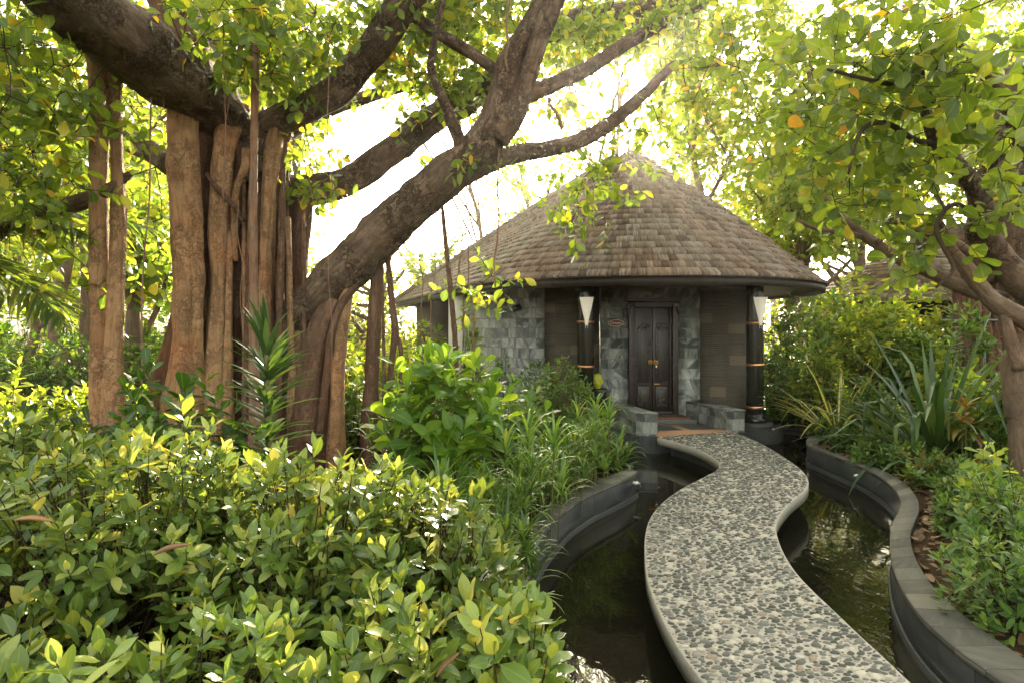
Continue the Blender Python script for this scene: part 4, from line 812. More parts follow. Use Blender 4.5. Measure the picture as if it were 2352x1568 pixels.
# ------------------------------------------------------------------ crowns
def crown(parent, clusters, mat, Lm, Wm, nl, limbs, seed, T=TPL_MID, tl=(.25, .55), gaps=(), twmat=None, link=2.2, up=.55, droop=.12, name='crown', rose=False):
    """clusters: px, py, depth, half-width px, half-height px, half-depth m, number of twigs"""
    r = np.random.default_rng(seed); A, B, C, OO, DD, UU, LL = [], [], [], [], [], [], []
    lp = np.vstack(limbs) if limbs else None
    for px, py, Y, hx, hy, hd, nt_ in clusters:
        c = P(px, py, Y); e = np.array((hx / F * Y, hd, hy / F * Y))
        d = norm(r.normal(size=(nt_, 3))) * (r.random((nt_, 1)) ** .42); B0 = c + d * e
        td = norm(np.stack((r.normal(size=nt_), r.normal(size=nt_), r.normal(size=nt_) * .6 + .05), 1) + .6 * d)
        ln = r.uniform(*tl, nt_) ; C0 = B0 + td * ln[:, None]
        if gaps:
            keep = np.ones(nt_, bool)
            for gx, gy, ga, gb, gp in gaps:
                qx = CX + B0[:, 0] / B0[:, 1] * F; qy = HY - (B0[:, 2] - CAMZ) / B0[:, 1] * F
                keep &= ~((((qx - gx) / ga) ** 2 + ((qy - gy) / gb) ** 2 < 1) & (r.random(nt_) < gp))
            B0, td, ln, C0 = B0[keep], td[keep], ln[keep], C0[keep]
        k = len(B0)
        if k == 0: continue
        A.append(B0); C.append(C0)
        t = (np.arange(nl) + .6)[None, :] / nl * (1 + 0 * r.random((k, nl)))
        if rose: t = 1 - (1 - t) * .45
        s1 = norm(np.cross(td, np.array((.13, .21, .97)))); s2 = np.cross(td, s1)
        a = np.arange(nl)[None, :] * 2.4 + r.random((k, 1)) * 6.28 + r.normal(0, .4, (k, nl))
        rad = np.cos(a)[..., None] * s1[:, None, :] + np.sin(a)[..., None] * s2[:, None, :]
        O = B0[:, None, :] + td[:, None, :] * (t * ln[:, None])[..., None]
        D = norm(td[:, None, :] * (.25 + .5 * t[..., None]) + rad * .9 + np.array((0, 0, -.12)))
        U = norm(np.array((0, 0, 1.)) * up + r.normal(0, .45, (k, nl, 3)))
        OO.append(O.reshape(-1, 3)); DD.append(D.reshape(-1, 3)); UU.append(U.reshape(-1, 3)); LL.append((Lm * r.uniform(.62, 1.2, (k, nl))).ravel())
    B0, C0 = np.vstack(A), np.vstack(C); O = np.vstack(OO); n_ = len(O)
    mb = MB(); leaves(mb, O, np.vstack(DD), np.vstack(UU), np.concatenate(LL), Wm * r.uniform(.85, 1.15, n_), T, droop, seed)
    cr = mb.build(name, mat, parent, smooth=True)
    if twmat:
        mb = MB(); twigs(mb, B0, (B0 + C0) / 2 + r.normal(0, .015, B0.shape), C0, .0045, .002)
        if lp is not None:
            pool = np.vstack((lp[::4],)); order = r.permutation(len(B0))
            a_, b_, c_, ra = [], [], [], []
            extra = []
            for i in order:
                p_ = B0[i]; q = pool if not extra else np.vstack((pool, np.array(extra)))
                dd = np.linalg.norm(q - p_, axis=1); j = int(np.argmin(dd))
                if dd[j] < link:
                    a_.append(q[j]); c_.append(p_); b_.append((q[j] + p_) / 2 + r.normal(0, .06 * dd[j], 3) + (0, 0, -.05 * dd[j])); ra.append(.004 + .005 * dd[j])
                extra.append(p_)
            if a_: twigs(mb, np.array(a_), np.array(b_), np.array(c_), np.array(ra), .0045)
        mb.build('twigs', twmat, parent)
    return cr
GAPS = [(1425, 195, 85, 80, .96), (860, 335, 110, 60, .93), (880, 480, 120, 80, .97), (1300, 300, 90, 35, .8), (1030, 480, 90, 70, .9), (985, 560, 120, 90, .9)]
crown(ban, [(70, 90, 5.0, 150, 110, .8, 46), (90, 260, 5.2, 130, 110, .8, 46), (50, 420, 5.2, 90, 80, .6, 26), (150, 400, 6.5, 90, 100, .8, 30),
            (300, 300, 7.8, 90, 110, .8, 26), (330, 520, 8.0, 60, 110, .7, 40), (300, 60, 7.5, 80, 70, 1, 20),
            (520, 50, 5.9, 110, 70, .8, 42), (640, 100, 6.0, 120, 90, .9, 60), (770, 50, 6.6, 110, 80, .9, 44), (690, 190, 7.2, 100, 60, .8, 22), (550, 200, 6.6, 50, 60, .5, 12),
            (960, 90, 6.8, 110, 90, .9, 52), (960, 190, 7.2, 90, 60, .7, 24), (1060, 70, 7.4, 130, 90, 1.1, 52), (1040, 250, 7.4, 60, 40, .5, 10),
            (1230, 120, 8.4, 110, 110, 1.2, 40), (1380, 50, 8.6, 150, 80, 1.3, 56), (1540, 70, 8.8, 150, 90, 1.4, 60), (1290, 230, 8.0, 80, 40, .8, 14), (1540, 230, 9, 90, 70, 1, 26),
            (1500, 330, 8.4, 100, 50, .8, 20), (1350, 400, 7.1, 70, 60, .5, 20), (1310, 490, 7.0, 50, 40, .3, 8), (1395, 492, 7.2, 25, 18, .2, 3), (1250, 330, 7.0, 60, 30, .3, 8),
            (1090, 365, 6.3, 40, 30, .25, 5), (1150, 40, 7.6, 110, 60, .8, 40), (1330, 120, 8.4, 90, 60, 1, 30), (1480, 120, 9, 130, 70, 1, 60), (1300, 300, 9.5, 80, 40, .8, 14), (1120, 200, 8.6, 70, 60, .8, 24), (1640, 120, 9.4, 120, 110, 1.2, 46), (1600, 250, 9.8, 90, 70, 1, 24), (860, 110, 7.2, 60, 60, .7, 20), (420, 60, 6.0, 40, 60, .4, 8), (1020, 10, 6.6, 130, 40, .7, 36), (830, 340, 6.7, 40, 50, .4, 6), (760, 430, 7.3, 40, 50, .4, 7), (740, 490, 6.9, 25, 60, .3, 6), (690, 350, 7.2, 50, 60, .5, 14),
            (1150, 640, 6.6, 35, 15, .2, 4), (1085, 680, 6.7, 20, 50, .2, 6), (960, 300, 7.5, 30, 60, .4, 5), (190, 640, 6.0, 40, 30, .3, 5)],
      M_BAN, .15, .56, 8, BL, 21, TPL_MID, (.22, .5), GAPS, M_TWIG, 2.0, .45, .26)
# second tree at far left, only a branch and its leaves reach the picture
lt = empty('broadleaf_tree', GP(-420, 6.2), 'tree beyond the left edge whose dark branch reaches in under the leaves', 'tree')
LB = [limb(lt, 'branch', [(-560, 700, 6.6, 60), (-300, 640, 6.4, 44), (-80, 565, 6.2, 30), (20, 505, 6.0, 24), (90, 485, 5.9, 22), (160, 472, 5.9, 19), (235, 445, 5.9, 15), (300, 400, 6.0, 8)], M_LIMB, 14, .1, .1, 3, 0, 0, 31)]
LB.append(limb(lt, 'trunk', [(-560, 1250, 6.6, 110), (-555, 900, 6.6, 90), (-560, 660, 6.6, 75), (-600, 200, 6.4, 60), (-640, -200, 6.2, 40)], M_TREE, 16, .15, .1, 2, 0, 0, 32))
crown(lt, [(30, 330, 5.6, 130, 120, .7, 26), (-60, 150, 5.6, 140, 140, .8, 20), (90, 560, 6.4, 110, 30, .5, 8)], M_BIG, .20, .62, 7, LB, 33, TPL_OBOV, (.2, .4), (), M_TWIG, 1.6, .6)
# right-hand almond-leaved tree
rt = empty('almond_tree', GP(2335, 6.3), 'broad-leaved tree at the right edge with a mottled trunk and crossing branches', 'tree')
RB = []
def rb(name, seq, mat=M_TREE, sides=14, **k): RB.append(limb(rt, name, seq, mat, sides, .07, .13, 3.5, 0, 0, len(RB) + 40, .005))
rb('trunk', [(2368, 1240, 6.3, 52), (2366, 1120, 6.3, 37), (2358, 1000, 6.3, 35), (2350, 900, 6.3, 37), (2342, 845, 6.3, 35), (2342, 810, 6.3, 26), (2352, 770, 6.3, 20)], sides=20)
rb('branch', [(2345, 845, 6.2, 17), (2318, 770, 6.2, 13), (2300, 705, 6.2, 12), (2295, 690, 6.2, 12)])
rb('branch', [(2400, 760, 6.2, 26), (2352, 732, 6.2, 22), (2290, 700, 6.2, 20), (2245, 650, 6.2, 17), (2215, 610, 6.2, 16), (2185, 575, 6.2, 14), (2165, 540, 6.2, 13), (2150, 505, 6.2, 11)])
rb('branch', [(2400, 700, 6.6, 36), (2340, 640, 6.6, 33), (2285, 580, 6.6, 31), (2255, 535, 6.5, 30), (2255, 480, 6.4, 26), (2240, 430, 6.3, 23), (2205, 392, 6.2, 21), (2160, 335, 6.0, 17), (2132, 275, 5.8, 13), (2118, 200, 5.6, 9), (2110, 120, 5.4, 7)], M_LIMB, 18)
rb('branch', [(2238, 420, 6.3, 13), (2280, 372, 6.2, 12), (2330, 330, 6.1, 12), (2380, 290, 6.0, 12)], M_LIMB)
rb('branch', [(2420, 420, 6.0, 24), (2352, 330, 5.9, 20), (2318, 262, 5.8, 16), (2285, 200, 5.7, 13), (2240, 140, 5.6, 10), (2190, 90, 5.5, 8)], M_LIMB)
rb('branch', [(2300, 690, 6.9, 18), (2190, 652, 7.0, 15), (2135, 625, 7.1, 14), (2075, 600, 7.2, 13), (2035, 575, 7.3, 12), (2000, 552, 7.4, 12), (1965, 525, 7.5, 10), (1930, 495, 7.6, 8), (1890, 450, 7.7, 5)])
rb('branch', [(1985, 545, 7.45, 7), (1945, 536, 7.4, 6), (1905, 530, 7.4, 5), (1868, 524, 7.4, 4), (1800, 490, 7.4, 3)])
rb('branch', [(2015, 560, 7.3, 6), (2035, 530, 7.3, 6), (2060, 490, 7.3, 5), (2090, 440, 7.3, 4)])
rb('branch', [(2290, 640, 6.7, 22), (2240, 600, 6.9, 18), (2185, 560, 7.0, 16), (2110, 530, 7.1, 14), (2050, 500, 7.2, 11), (1990, 470, 7.3, 8)])
rb('branch', [(2340, 640, 6.9, 30), (2330, 560, 6.9, 26), (2345, 470, 6.9, 24), (2370, 380, 6.9, 22)], M_LIMB)
rb('branch', [(2160, 335, 6.0, 7), (2100, 320, 5.8, 6), (2040, 285, 5.6, 6), (1990, 290, 5.5, 5), (1960, 340, 5.4, 4), (1950, 400, 5.4, 3)], M_TWIG, 8)
rb('branch', [(2200, 395, 6.2, 6), (2130, 205, 5.7, 6), (2050, 195, 5.5, 5.5), (1960, 175, 5.4, 4.5), (1900, 160, 5.3, 3.5)], M_TWIG, 8)
rb('branch', [(2260, 500, 6.0, 6), (2190, 470, 5.8, 5.5), (2150, 520, 5.7, 5), (2170, 575, 5.7, 4.5), (2190, 620, 5.65, 4), (2150, 660, 5.6, 3)], M_TWIG, 8)
crown(rt, [(2180, 60, 4.9, 170, 80, .8, 30), (2280, 190, 5.0, 90, 100, .7, 18), (2150, 210, 5.2, 110, 60, .5, 22), (2020, 130, 5.5, 110, 90, .8, 30), (1950, 60, 6.0, 140, 90, .9, 30),
           (2000, 280, 5.6, 90, 70, .6, 24), (1930, 380, 5.8, 80, 80, .6, 20), (2080, 330, 5.8, 90, 70, .6, 22), (2080, 430, 5.9, 110, 80, .6, 26), (1990, 480, 6.4, 80, 60, .6, 14), (2280, 330, 5.4, 90, 80, .6, 18), (2300, 440, 5.6, 70, 60, .5, 12),
           (2160, 590, 5.7, 50, 60, .4, 9), (2150, 520, 5.9, 80, 60, .5, 12), (1850, 200, 6.8, 120, 120, .8, 34), (1800, 340, 7.2, 90, 90, .7, 22), (1880, 290, 6.4, 90, 90, .7, 24), (1750, 90, 7.6, 120, 100, .9, 34)],
      M_BIG, .175, .66, 7, RB, 51, TPL_OBOV, (.2, .5), [(2290, 480, 40, 40, .8), (1350, 900, 3000, 3000, .38)], M_TWIG, 1.8, .7, .34)
# background banyan at far right
b2 = empty('banyan_tree', GP(2300, 10.5), 'shadowed banyan behind the right tree with a curtain of brown aerial roots', 'tree')
limb(b2, 'trunk', [(2420, 1010, 10.6, 90), (2410, 800, 10.6, 80), (2400, 600, 10.6, 85), (2360, 480, 10.5, 70), (2340, 330, 10.4, 50), (2360, 150, 10, 40)], M_LIMB, 20, .12, .15, 2, 4, .08, 61)
limb(b2, 'limb', [(2400, 640, 10.3, 44), (2320, 600, 10.2, 40), (2250, 560, 10.2, 32), (2180, 540, 10.2, 24), (2100, 560, 10.2, 16)], M_LIMB, 14, .12, .12, 3, 0, 0, 62)
for k in range(15):
    x = 2195 + k * 13 + random.uniform(-5, 5); hw = random.uniform(3, 9)
    limb(b2, 'aerial_root', [(x, 570 + random.uniform(0, 60), 10.2 + random.uniform(-.3, .6), hw), (x + random.uniform(-8, 8), 700, 10.3, hw), (x + random.uniform(-10, 10), 820, 10.3, hw * 1.1), (x, 980, 10.3, hw * 1.3)], M_ROOTD, 8, .2, .1, 3, 2, .08, k + 64)
# ------------------------------------------------------------------ trees behind
def bg_tree(px, Y, clusters, label, seed, Lm=.19, nl=9, mat=M_FARL, twm=M_TWIG, trunk_r=.16, group='trees behind the cabin', T=TPL_FAR, gaps=GAPS):
    b = GP(px, Y); t = empty('garden_tree', b, label, 'tree', group); cs = [P(c[0], c[1], c[2]) for c in clusters]
    top = max(cs, key=lambda q: q[2]); lims = []
    r = random.Random(seed)
    mb = MB(); tp = [(*b, trunk_r * 1.3)]
    for f_ in (.25, .5, .75, 1.0): q = b + (top - b) * f_ + np.array((r.uniform(-.3, .3), r.uniform(-.3, .3), 0)) * (f_ < 1); tp.append((*q, trunk_r * (1.15 - .85 * f_)))
    p = tube(mb, tp, 10, .3, .1, 2, 0, 0, seed); lims.append(p)
    mb.build('trunk', M_TREE, t, smooth=True)
    for c in cs:
        for k in range(3):
            i = r.randrange(len(p) // 3, len(p)); a = p[i]; e = c + np.array((r.uniform(-1, 1), r.uniform(-1, 1), r.uniform(-.6, .9))) * 1.1
            mb = MB(); lims.append(tube(mb, [(*a, trunk_r * .45), (*((a + e) / 2 + np.array((r.uniform(-.3, .3), 0, r.uniform(-.2, .3)))), trunk_r * .3), (*e, trunk_r * .12)], 7, .25, .1, 2, 0, 0, seed + k)); mb.build('branch', M_TREE, t, smooth=True)
    crown(t, clusters, mat, Lm, .62, nl, lims, seed, T, (.4, .95), gaps, twm, 3.0, .5)
bg_tree(1640, 17, [(1620, 330, 16.5, 130, 110, 1.8, 100), (1700, 160, 17, 170, 140, 2, 150), (1560, 60, 17, 150, 120, 2, 90)], 'tall yellow green tree rising just right of the cabin roof peak', 101)
bg_tree(1880, 15.5, [(1860, 120, 16, 170, 150, 2, 150), (1950, 300, 16, 150, 130, 2, 130), (1780, 330, 16, 110, 110, 1.5, 90), (1850, 480, 15.5, 130, 100, 1.6, 120)], 'dense yellow green tree behind the right slope of the roof', 102)
bg_tree(2140, 17, [(2120, 130, 17, 180, 170, 2, 170), (2250, 330, 17, 160, 150, 2, 140), (2050, 430, 17.5, 150, 120, 2, 120), (2330, 120, 17, 140, 170, 2, 110)], 'tall pale tree behind the right-hand branches', 103)
bg_tree(1990, 21, [(1950, 430, 22, 170, 120, 2, 160), (2120, 540, 23, 170, 80, 2, 130), (1800, 540, 22, 130, 80, 2, 110)], 'bright yellow tree filling the gap above the distant roof', 104, mat=M_LIME)
bg_tree(1200, 20, [(1190, 450, 20, 95, 90, 2, 110), (1270, 400, 20, 70, 60, 1.5, 50)], 'feathery light green tree over the left slope of the cabin roof', 105, Lm=.16)
bg_tree(1400, 22, [(1080, 130, 21, 230, 120, 2.5, 150), (1330, 130, 21, 150, 130, 2, 90), (900, 190, 21, 160, 80, 2, 60)], 'hazy green tree behind the crossing banyan limbs', 106, trunk_r=.09)
bg_tree(160, 13, [(80, 120, 13, 220, 170, 2, 170), (130, 380, 13, 200, 130, 2, 150), (330, 200, 13.5, 150, 160, 2, 120), (-60, 300, 13, 150, 200, 2, 70)], 'sunlit tree behind the leftmost aerial roots', 107)
bg_tree(620, 15, [(560, 120, 15, 190, 140, 2, 160), (720, 120, 15.5, 150, 110, 2, 110), (640, 300, 15, 80, 90, 1.2, 50), (690, 400, 15, 60, 60, 1, 20)], 'sunlit tree behind the thin straight aerial root', 108)
bg_tree(340, 11.5, [(345, 560, 11.5, 70, 120, .9, 90), (300, 480, 11.5, 90, 80, 1, 60), (420, 620, 12, 60, 70, .8, 30)], 'bright broad-leaved tree glowing between the two tan root columns', 109, Lm=.27, nl=7, T=TPL_OBOV)
bg_tree(740, 19, [(700, 630, 18, 110, 60, 1.5, 60), (800, 660, 18, 70, 60, 1.5, 40), (930, 620, 19, 60, 40, 1.2, 24)], 'pale yellow frangipani-like tree low behind the leaning limb', 110, mat=M_LIME, Lm=.22)
bg_tree(60, 16, [(60, 600, 16, 200, 90, 2, 120), (250, 660, 16, 130, 70, 1.6, 80)], 'low leafy tree behind the left palm', 111)
bg_tree(1750, 25, [(1700, 520, 26, 160, 90, 2, 120), (1560, 420, 26, 110, 90, 2, 70)], 'distant thin-leaved tree just beyond the right roof edge', 112, Lm=.2)
bg_tree(2420, 14, [(2350, 430, 14, 120, 130, 1.5, 90), (2380, 250, 14, 110, 130, 1.5, 70)], 'green tree at the far right edge above the shadowed banyan', 113)

# wooded backdrop further out, each tree on its own
far = [(1560, 30, 150, 330, 'far tree left of the sun above the cabin'), (1780, 33, 200, 350, 'far tall tree above the right roof slope'), (2020, 30, 250, 330, 'far tree filling the sky above the distant roof'), (2260, 29, 280, 360, 'far tree behind the top right palm'), (2480, 28, 350, 330, 'far tree beyond the right edge'),
       (1400, 34, 110, 200, 'far hazy tree over the cabin ridge'), (640, 33, 120, 170, 'far tree behind the banyan trunk, high up'), (420, 28, 250, 330, 'far tree behind the thick root columns'), (160, 27, 300, 350, 'far tree behind the leftmost roots'), (-100, 26, 350, 350, 'far tree beyond the left edge'), (560, 30, 330, 300, 'far tree directly behind the trunk')]
for k, (px, Y, cyy, hh_, lab) in enumerate(far):
    r_ = random.Random(900 + k); cl_ = [(px + r_.uniform(-60, 60), cyy + r_.uniform(-.8, .8) * hh_ * .5 + q * hh_ * .35, Y + r_.uniform(-2, 2), 150, hh_ * .42, 2.6, 120) for q in (-1, 0, 1)]
    bg_tree(px, Y, cl_, lab, 900 + k, Lm=.34, nl=8, mat=M_FARL if k % 3 else M_LIME, group='far trees round the garden', trunk_r=.2)

bg_tree(300, 19, [(60, 520, 19, 170, 120, 2, 150), (260, 480, 19, 150, 130, 2, 150), (420, 560, 19.5, 130, 110, 2, 110), (150, 330, 19, 200, 110, 2, 120)], 'broad yellow green tree closing the view behind the left roots', 131, Lm=.24, mat=M_LIME)
bg_tree(1480, 23, [(1500, 120, 22, 170, 120, 2.4, 170), (1640, 300, 22, 130, 110, 2, 130), (1380, 180, 22, 120, 120, 2, 90), (1280, 60, 21, 150, 90, 2, 110)], 'fine-leaved tree around the sun above the roof peak', 132, Lm=.2)
bg_tree(1900, 20, [(1720, 420, 20, 120, 110, 2, 130), (1880, 380, 20, 140, 120, 2, 150), (2040, 330, 20, 140, 120, 2, 130)], 'leafy yellow tree behind the long diagonal branch', 133, Lm=.2)
bg_tree(1180, 18, [(960, 60, 17.5, 170, 80, 2, 130), (1110, 60, 17.5, 150, 90, 2, 120), (860, 80, 17, 130, 80, 2, 90)], 'leafy tree high behind the curved banyan limb', 134, Lm=.17, trunk_r=.08)

bg_tree(1840, 15.8, [(1850, 560, 15.5, 90, 70, 1.2, 90), (1800, 470, 15.5, 90, 80, 1.2, 90), (1930, 520, 16, 80, 70, 1.2, 70)], 'leafy tree just behind the right tip of the roof', 135, Lm=.22, T=TPL_OBOV, nl=8)
# ------------------------------------------------------------------ shrubs and low plants
def bush(name, base, rx, ry, z0, h, ntips, nl, L, Wd, mat, label, cat='shrub', group=None, seed=0, T=TPL_MID, stemm=M_TWIG, inner=.35, e0=.35, e1=1.75, droop=.12, srad=.006, spread=1.0, flat=0.0):
    r = np.random.default_rng(seed); base = np.array(base, float)
    o = empty(name, base, label, cat, group)
    d = norm(r.normal(size=(ntips, 3))); d[:, 2] = np.abs(d[:, 2]) * (1 - flat) + flat * r.random(ntips)
    k = r.random(ntips); rho = np.where(k < inner, .35 + .55 * r.random(ntips), .85 + .18 * r.random(ntips))
    lump = 1 + .16 * np.sin(d[:, 0] * 5 + seed) * np.cos(d[:, 1] * 4 + seed * 2)
    tip = base + np.stack((d[:, 0] * rx * rho * lump, d[:, 1] * ry * rho * lump, z0 + d[:, 2] * h * rho * lump), 1)
    out = np.stack((d[:, 0], d[:, 1], d[:, 2] * .5), 1); td = norm(out * .55 * spread + np.array((0, 0, .75)) + r.normal(0, .25, (ntips, 3)))
    nb = max(4, ntips // 14); roots = base + np.stack((r.normal(0, rx * .25, nb), r.normal(0, ry * .25, nb), np.zeros(nb)), 1); bi = r.integers(0, nb, ntips)
    A = roots[bi]; B = A * .45 + tip * .55 - td * .12 + r.normal(0, .03, tip.shape); B[:, 2] = np.maximum(B[:, 2], base[2] + .1 * z0)
    mb = MB(); twigs(mb, A, B, tip, srad * r.uniform(.8, 1.8, ntips), .0022); mb.build('stems', stemm, o)
    s1 = norm(np.cross(td, np.array((.31, .17, .93)) + r.normal(0, .2, (ntips, 3)))); s2 = np.cross(td, s1)
    i = np.arange(nl)[None, :]; a = i * 2.4 + r.random((ntips, 1)) * 6.28 + r.normal(0, .25, (ntips, nl))
    f = i / max(1, nl - 1); el = e0 + (e1 - e0) * f + r.normal(0, .18, (ntips, nl))
    rad = np.cos(a)[..., None] * s1[:, None, :] + np.sin(a)[..., None] * s2[:, None, :]
    D = norm(td[:, None, :] * np.cos(el)[..., None] + rad * np.sin(el)[..., None])
    U = norm(td[:, None, :] * np.sin(el)[..., None] - rad * np.cos(el)[..., None] + np.array((0, 0, .5)) + r.normal(0, .12, (ntips, nl, 3)))
    O = tip[:, None, :] - td[:, None, :] * (f * L * 1.1 + .0)[..., None]
    sz = L * (.62 + .45 * np.sqrt(f)) * r.uniform(.75, 1.2, (ntips, nl)) * r.uniform(.75, 1.15, (ntips, 1))
    mb = MB(); leaves(mb, O.reshape(-1, 3), D.reshape(-1, 3), U.reshape(-1, 3), sz.ravel(), Wd * r.uniform(.85, 1.15, ntips * nl), T, droop, seed)
    mb.build('foliage', mat, o, smooth=True); return o
def copy_tree(o, loc, rz, sc, label=None):
    c = o.copy(); COL.objects.link(c); c.location = Vector(loc); c.rotation_euler = (0, 0, rz); c.scale = (sc, sc, sc * random.uniform(.9, 1.1))
    if label: c['label'] = label
    for ch in list(o.children):
        d = ch.copy(); COL.objects.link(d); d.parent = c
    return c
# foreground ficus thicket
fic = [(-2.75, 3.0, .75, .6, .55, .62, 'ficus shrub at the far left of the front thicket, below the leftmost roots'),
       (-1.75, 2.75, .70, .6, .58, .62, 'ficus shrub in front of the leftmost root column, pale new leaves on top'),
       (-.95, 2.75, .62, .55, .52, .55, 'ficus shrub in front of the spiky yucca, one pale shoot rising above it'),
       (-.45, 2.75, .50, .5, .42, .50, 'ficus shrub at the back right of the thicket, beside the narrow strap leaves'),
       (-1.75, 1.95, .62, .45, .25, .55, 'ficus shrub at the lower left of the thicket with bare woody stems showing'),
       (-.98, 1.90, .55, .45, .25, .55, 'ficus shrub in the middle of the thicket with a curled brown leaf on it'),
       (-.38, 2.05, .45, .42, .22, .55, 'ficus shrub in the lower middle of the thicket, right of the curled leaf'),
       (-.02, 2.15, .22, .35, .30, .46, 'ficus shrub at the thicket edge leaning over the left kerb'),
       (-.08, 1.55, .25, .25, .12, .52, 'ficus shrub in the bottom corner hanging over the dark pond water'),
       (-.62, 1.35, .48, .30, .02, .50, 'low ficus shrub along the bottom edge of the picture, at its middle left'),
       (-1.22, 1.30, .45, .30, .00, .50, 'low ficus shrub in the bottom left corner of the picture')]
for k, (x, y, rx, ry, z0, h, lab) in enumerate(fic):
    nt_ = int(215 * rx * ry / .33) + 50
    bush('ficus_shrub', (x, y, ZG), rx, ry, z0 + .1 + .05 * (y > 2.4), h + .03 * (y > 2.4), nt_, 8, .104 + .010 * (y < 2.2), .43, M_FIC, lab, 'shrub', 'ficus shrubs in the front thicket', 200 + k, TPL_FINE, M_TWIG, .45, .3, 1.65, .10, .006)
# pale shoot, curled dead leaves
def dead_leaf(px, py, Y, L, label, rz=0.0, tilt=.3, curl=2.6):
    p = P(px, py, Y); n_, k = 14, 9; V = []; uv = []
    for i in range(n_):
        t = i / (n_ - 1); w = L * .30 * math.sin(math.pi * min(1, t * .98 + .02)) ** .7 + .002
        for j in range(k):
            a = (j / (k - 1) - .5) * curl; rr_ = w / max(.4, curl) * 1.2
            V.append(((t - .5) * L, math.sin(a) * rr_, (1 - math.cos(a)) * rr_ + .02 * math.sin(t * 5) * L)); uv.append((j / (k - 1), t))
    V = np.array(V); c_, s_ = math.cos(tilt), math.sin(tilt); V = np.stack((V[:, 0] * c_ - V[:, 2] * s_, V[:, 1], V[:, 0] * s_ + V[:, 2] * c_), 1)
    c_, s_ = math.cos(rz), math.sin(rz); V = np.stack((V[:, 0] * c_ - V[:, 1] * s_, V[:, 0] * s_ + V[:, 1] * c_, V[:, 2]), 1) + p
    i, j = np.meshgrid(np.arange(n_ - 1), np.arange(k - 1), indexing='ij'); mb = MB(); mb.add(V, np.stack((i * k + j, i * k + j + 1, (i + 1) * k + j + 1, (i + 1) * k + j), -1).reshape(-1, 4), uv)
    tag(mb.build('fallen_leaf', M_DEAD, smooth=True, loc=p), label, 'leaf', 'dry brown leaves caught in the plants')
dead_leaf(395, 1262, 1.62, .105, 'slim curled brown leaf lying on the front ficus leaves', .1, .30, 5.2)
dead_leaf(80, 1195, 1.75, .10, 'broad dark brown dry leaf caught at the left edge of the thicket', .3, -.1, 4.8)
dead_leaf(578, 818, 4.15, .10, 'rusty curled leaf caught on the spiky yucca', .2, .0, 2.6)
dead_leaf(1030, 1525, 1.35, .07, 'curled brown leaf low in the thicket near the bottom edge', .4, .7, 4.2)
dead_leaf(1238, 1219, 5.0, .09, 'tan dry leaf lying on the coping of the left kerb', .4, .0, 1.2)
# yucca in front of the banyan
YB = GP(615, 4.2); yu = empty('yucca_plant', YB, 'upright spiky yucca with long green strap leaves before the banyan roots', 'plant')
mb = MB(); top = P(612, 800, 4.2); tube(mb, [(*YB, .03), (*((YB + top) / 2 + (.02, 0, 0)), .025), (*top, .016)], 8, .08); mb.build('stem', M_STEM, yu, smooth=True)
r = np.random.default_rng(9); n_ = 125; t = r.random(n_) ** .9; z_ = .55 + t * (top[2] - .55)
O = np.stack((np.interp(z_, (YB[2], top[2]), (YB[0], top[0])), np.full(n_, 4.2), z_), 1); az = np.arange(n_) * 2.4
a0 = np.interp(t, (0, .8, 1), (1.35, .85, .12)) + r.normal(0, .12, n_)
mb = MB(); straps(mb, O, az, a0, r.uniform(.30, .42, n_), r.uniform(.040, .052, n_), r.uniform(.2, .8, n_), 6, .3); mb.build('foliage', M_CRIN, yu, smooth=True)
# mid-left shrubs
bush('coffee_shrub', GP(430, 4.0), .60, .5, .70, .86, 62, 7, .165, .52, M_DARK, 'dark glossy toothed-leaf shrub in front of the banyan roots', 'shrub', None, 301, TPL_OBOV, M_STEM, .3, .5, 1.7, .15, .005)
bush('variegated_shrub', GP(820, 4.7), .60, .45, .30, .42, 70, 8, .10, .58, M_VARI, 'low shrub with cream-edged round leaves below the right root cluster', 'shrub', None, 302, TPL_OBOV, M_STEM, .3, .6, 1.7, .12, .004)
bush('hydrangea_shrub', GP(1015, 5.4), .58, .5, .85, .78, 66, 7, .27, .48, M_HYD, 'tall lime green large-leaved shrub in front of the left cabin wall', 'shrub', None, 303, TPL_OBOV, M_STEM, .4, .5, 1.75, .22, .006)
bush('hydrangea_shrub', GP(1150, 6.6), .55, .5, .6, .70, 50, 7, .17, .5, M_LOW, 'mid green large-leaved shrub tucked between the lime shrub and cabin', 'shrub', None, 304, TPL_OBOV, M_STEM, .4, .5, 1.75, .2, .006)
bush('oval_leaf_shrub', GP(1345, 7.7), .36, .4, .20, .62, 50, 7, .19, .58, M_HYD, 'shrub of drooping oval grey green leaves at the cabin water edge', 'shrub', None, 305, TPL_OBOV, M_STEM, .3, .9, 2.0, .25, .004)
bush('privet_shrub', GP(1285, 8.4), .55, .5, .62, .70, 150, 9, .11, .36, M_LOW, 'rounded fine-leaved shrub in front of the left black column', 'shrub', None, 306, TPL_MID, M_STEM, .3, .5, 1.6)
bush('privet_shrub', GP(1190, 8.9), .8, .5, .5, .85, 110, 8, .11, .4, M_DARK, 'dark leafy shrub against the corner of the marble wall', 'shrub', None, 307, TPL_MID, M_TWIG, .3, .5, 1.6)
bush('leafy_shrub', GP(60, 4.6), .8, .5, .55, .60, 54, 7, .19, .40, M_DARK, 'shrub of long ribbed dark leaves at the left edge behind the thicket', 'shrub', None, 308, TPL_OBOV, M_STEM, .4, .6, 1.7, .18, .005)
bush('leafy_shrub', GP(250, 4.4), .6, .5, .35, .5, 50, 7, .15, .42, M_LIME, 'pale green shrub at the foot of the leftmost root column', 'shrub', None, 309, TPL_OBOV, M_STEM, .4, .6, 1.7, .18, .005)
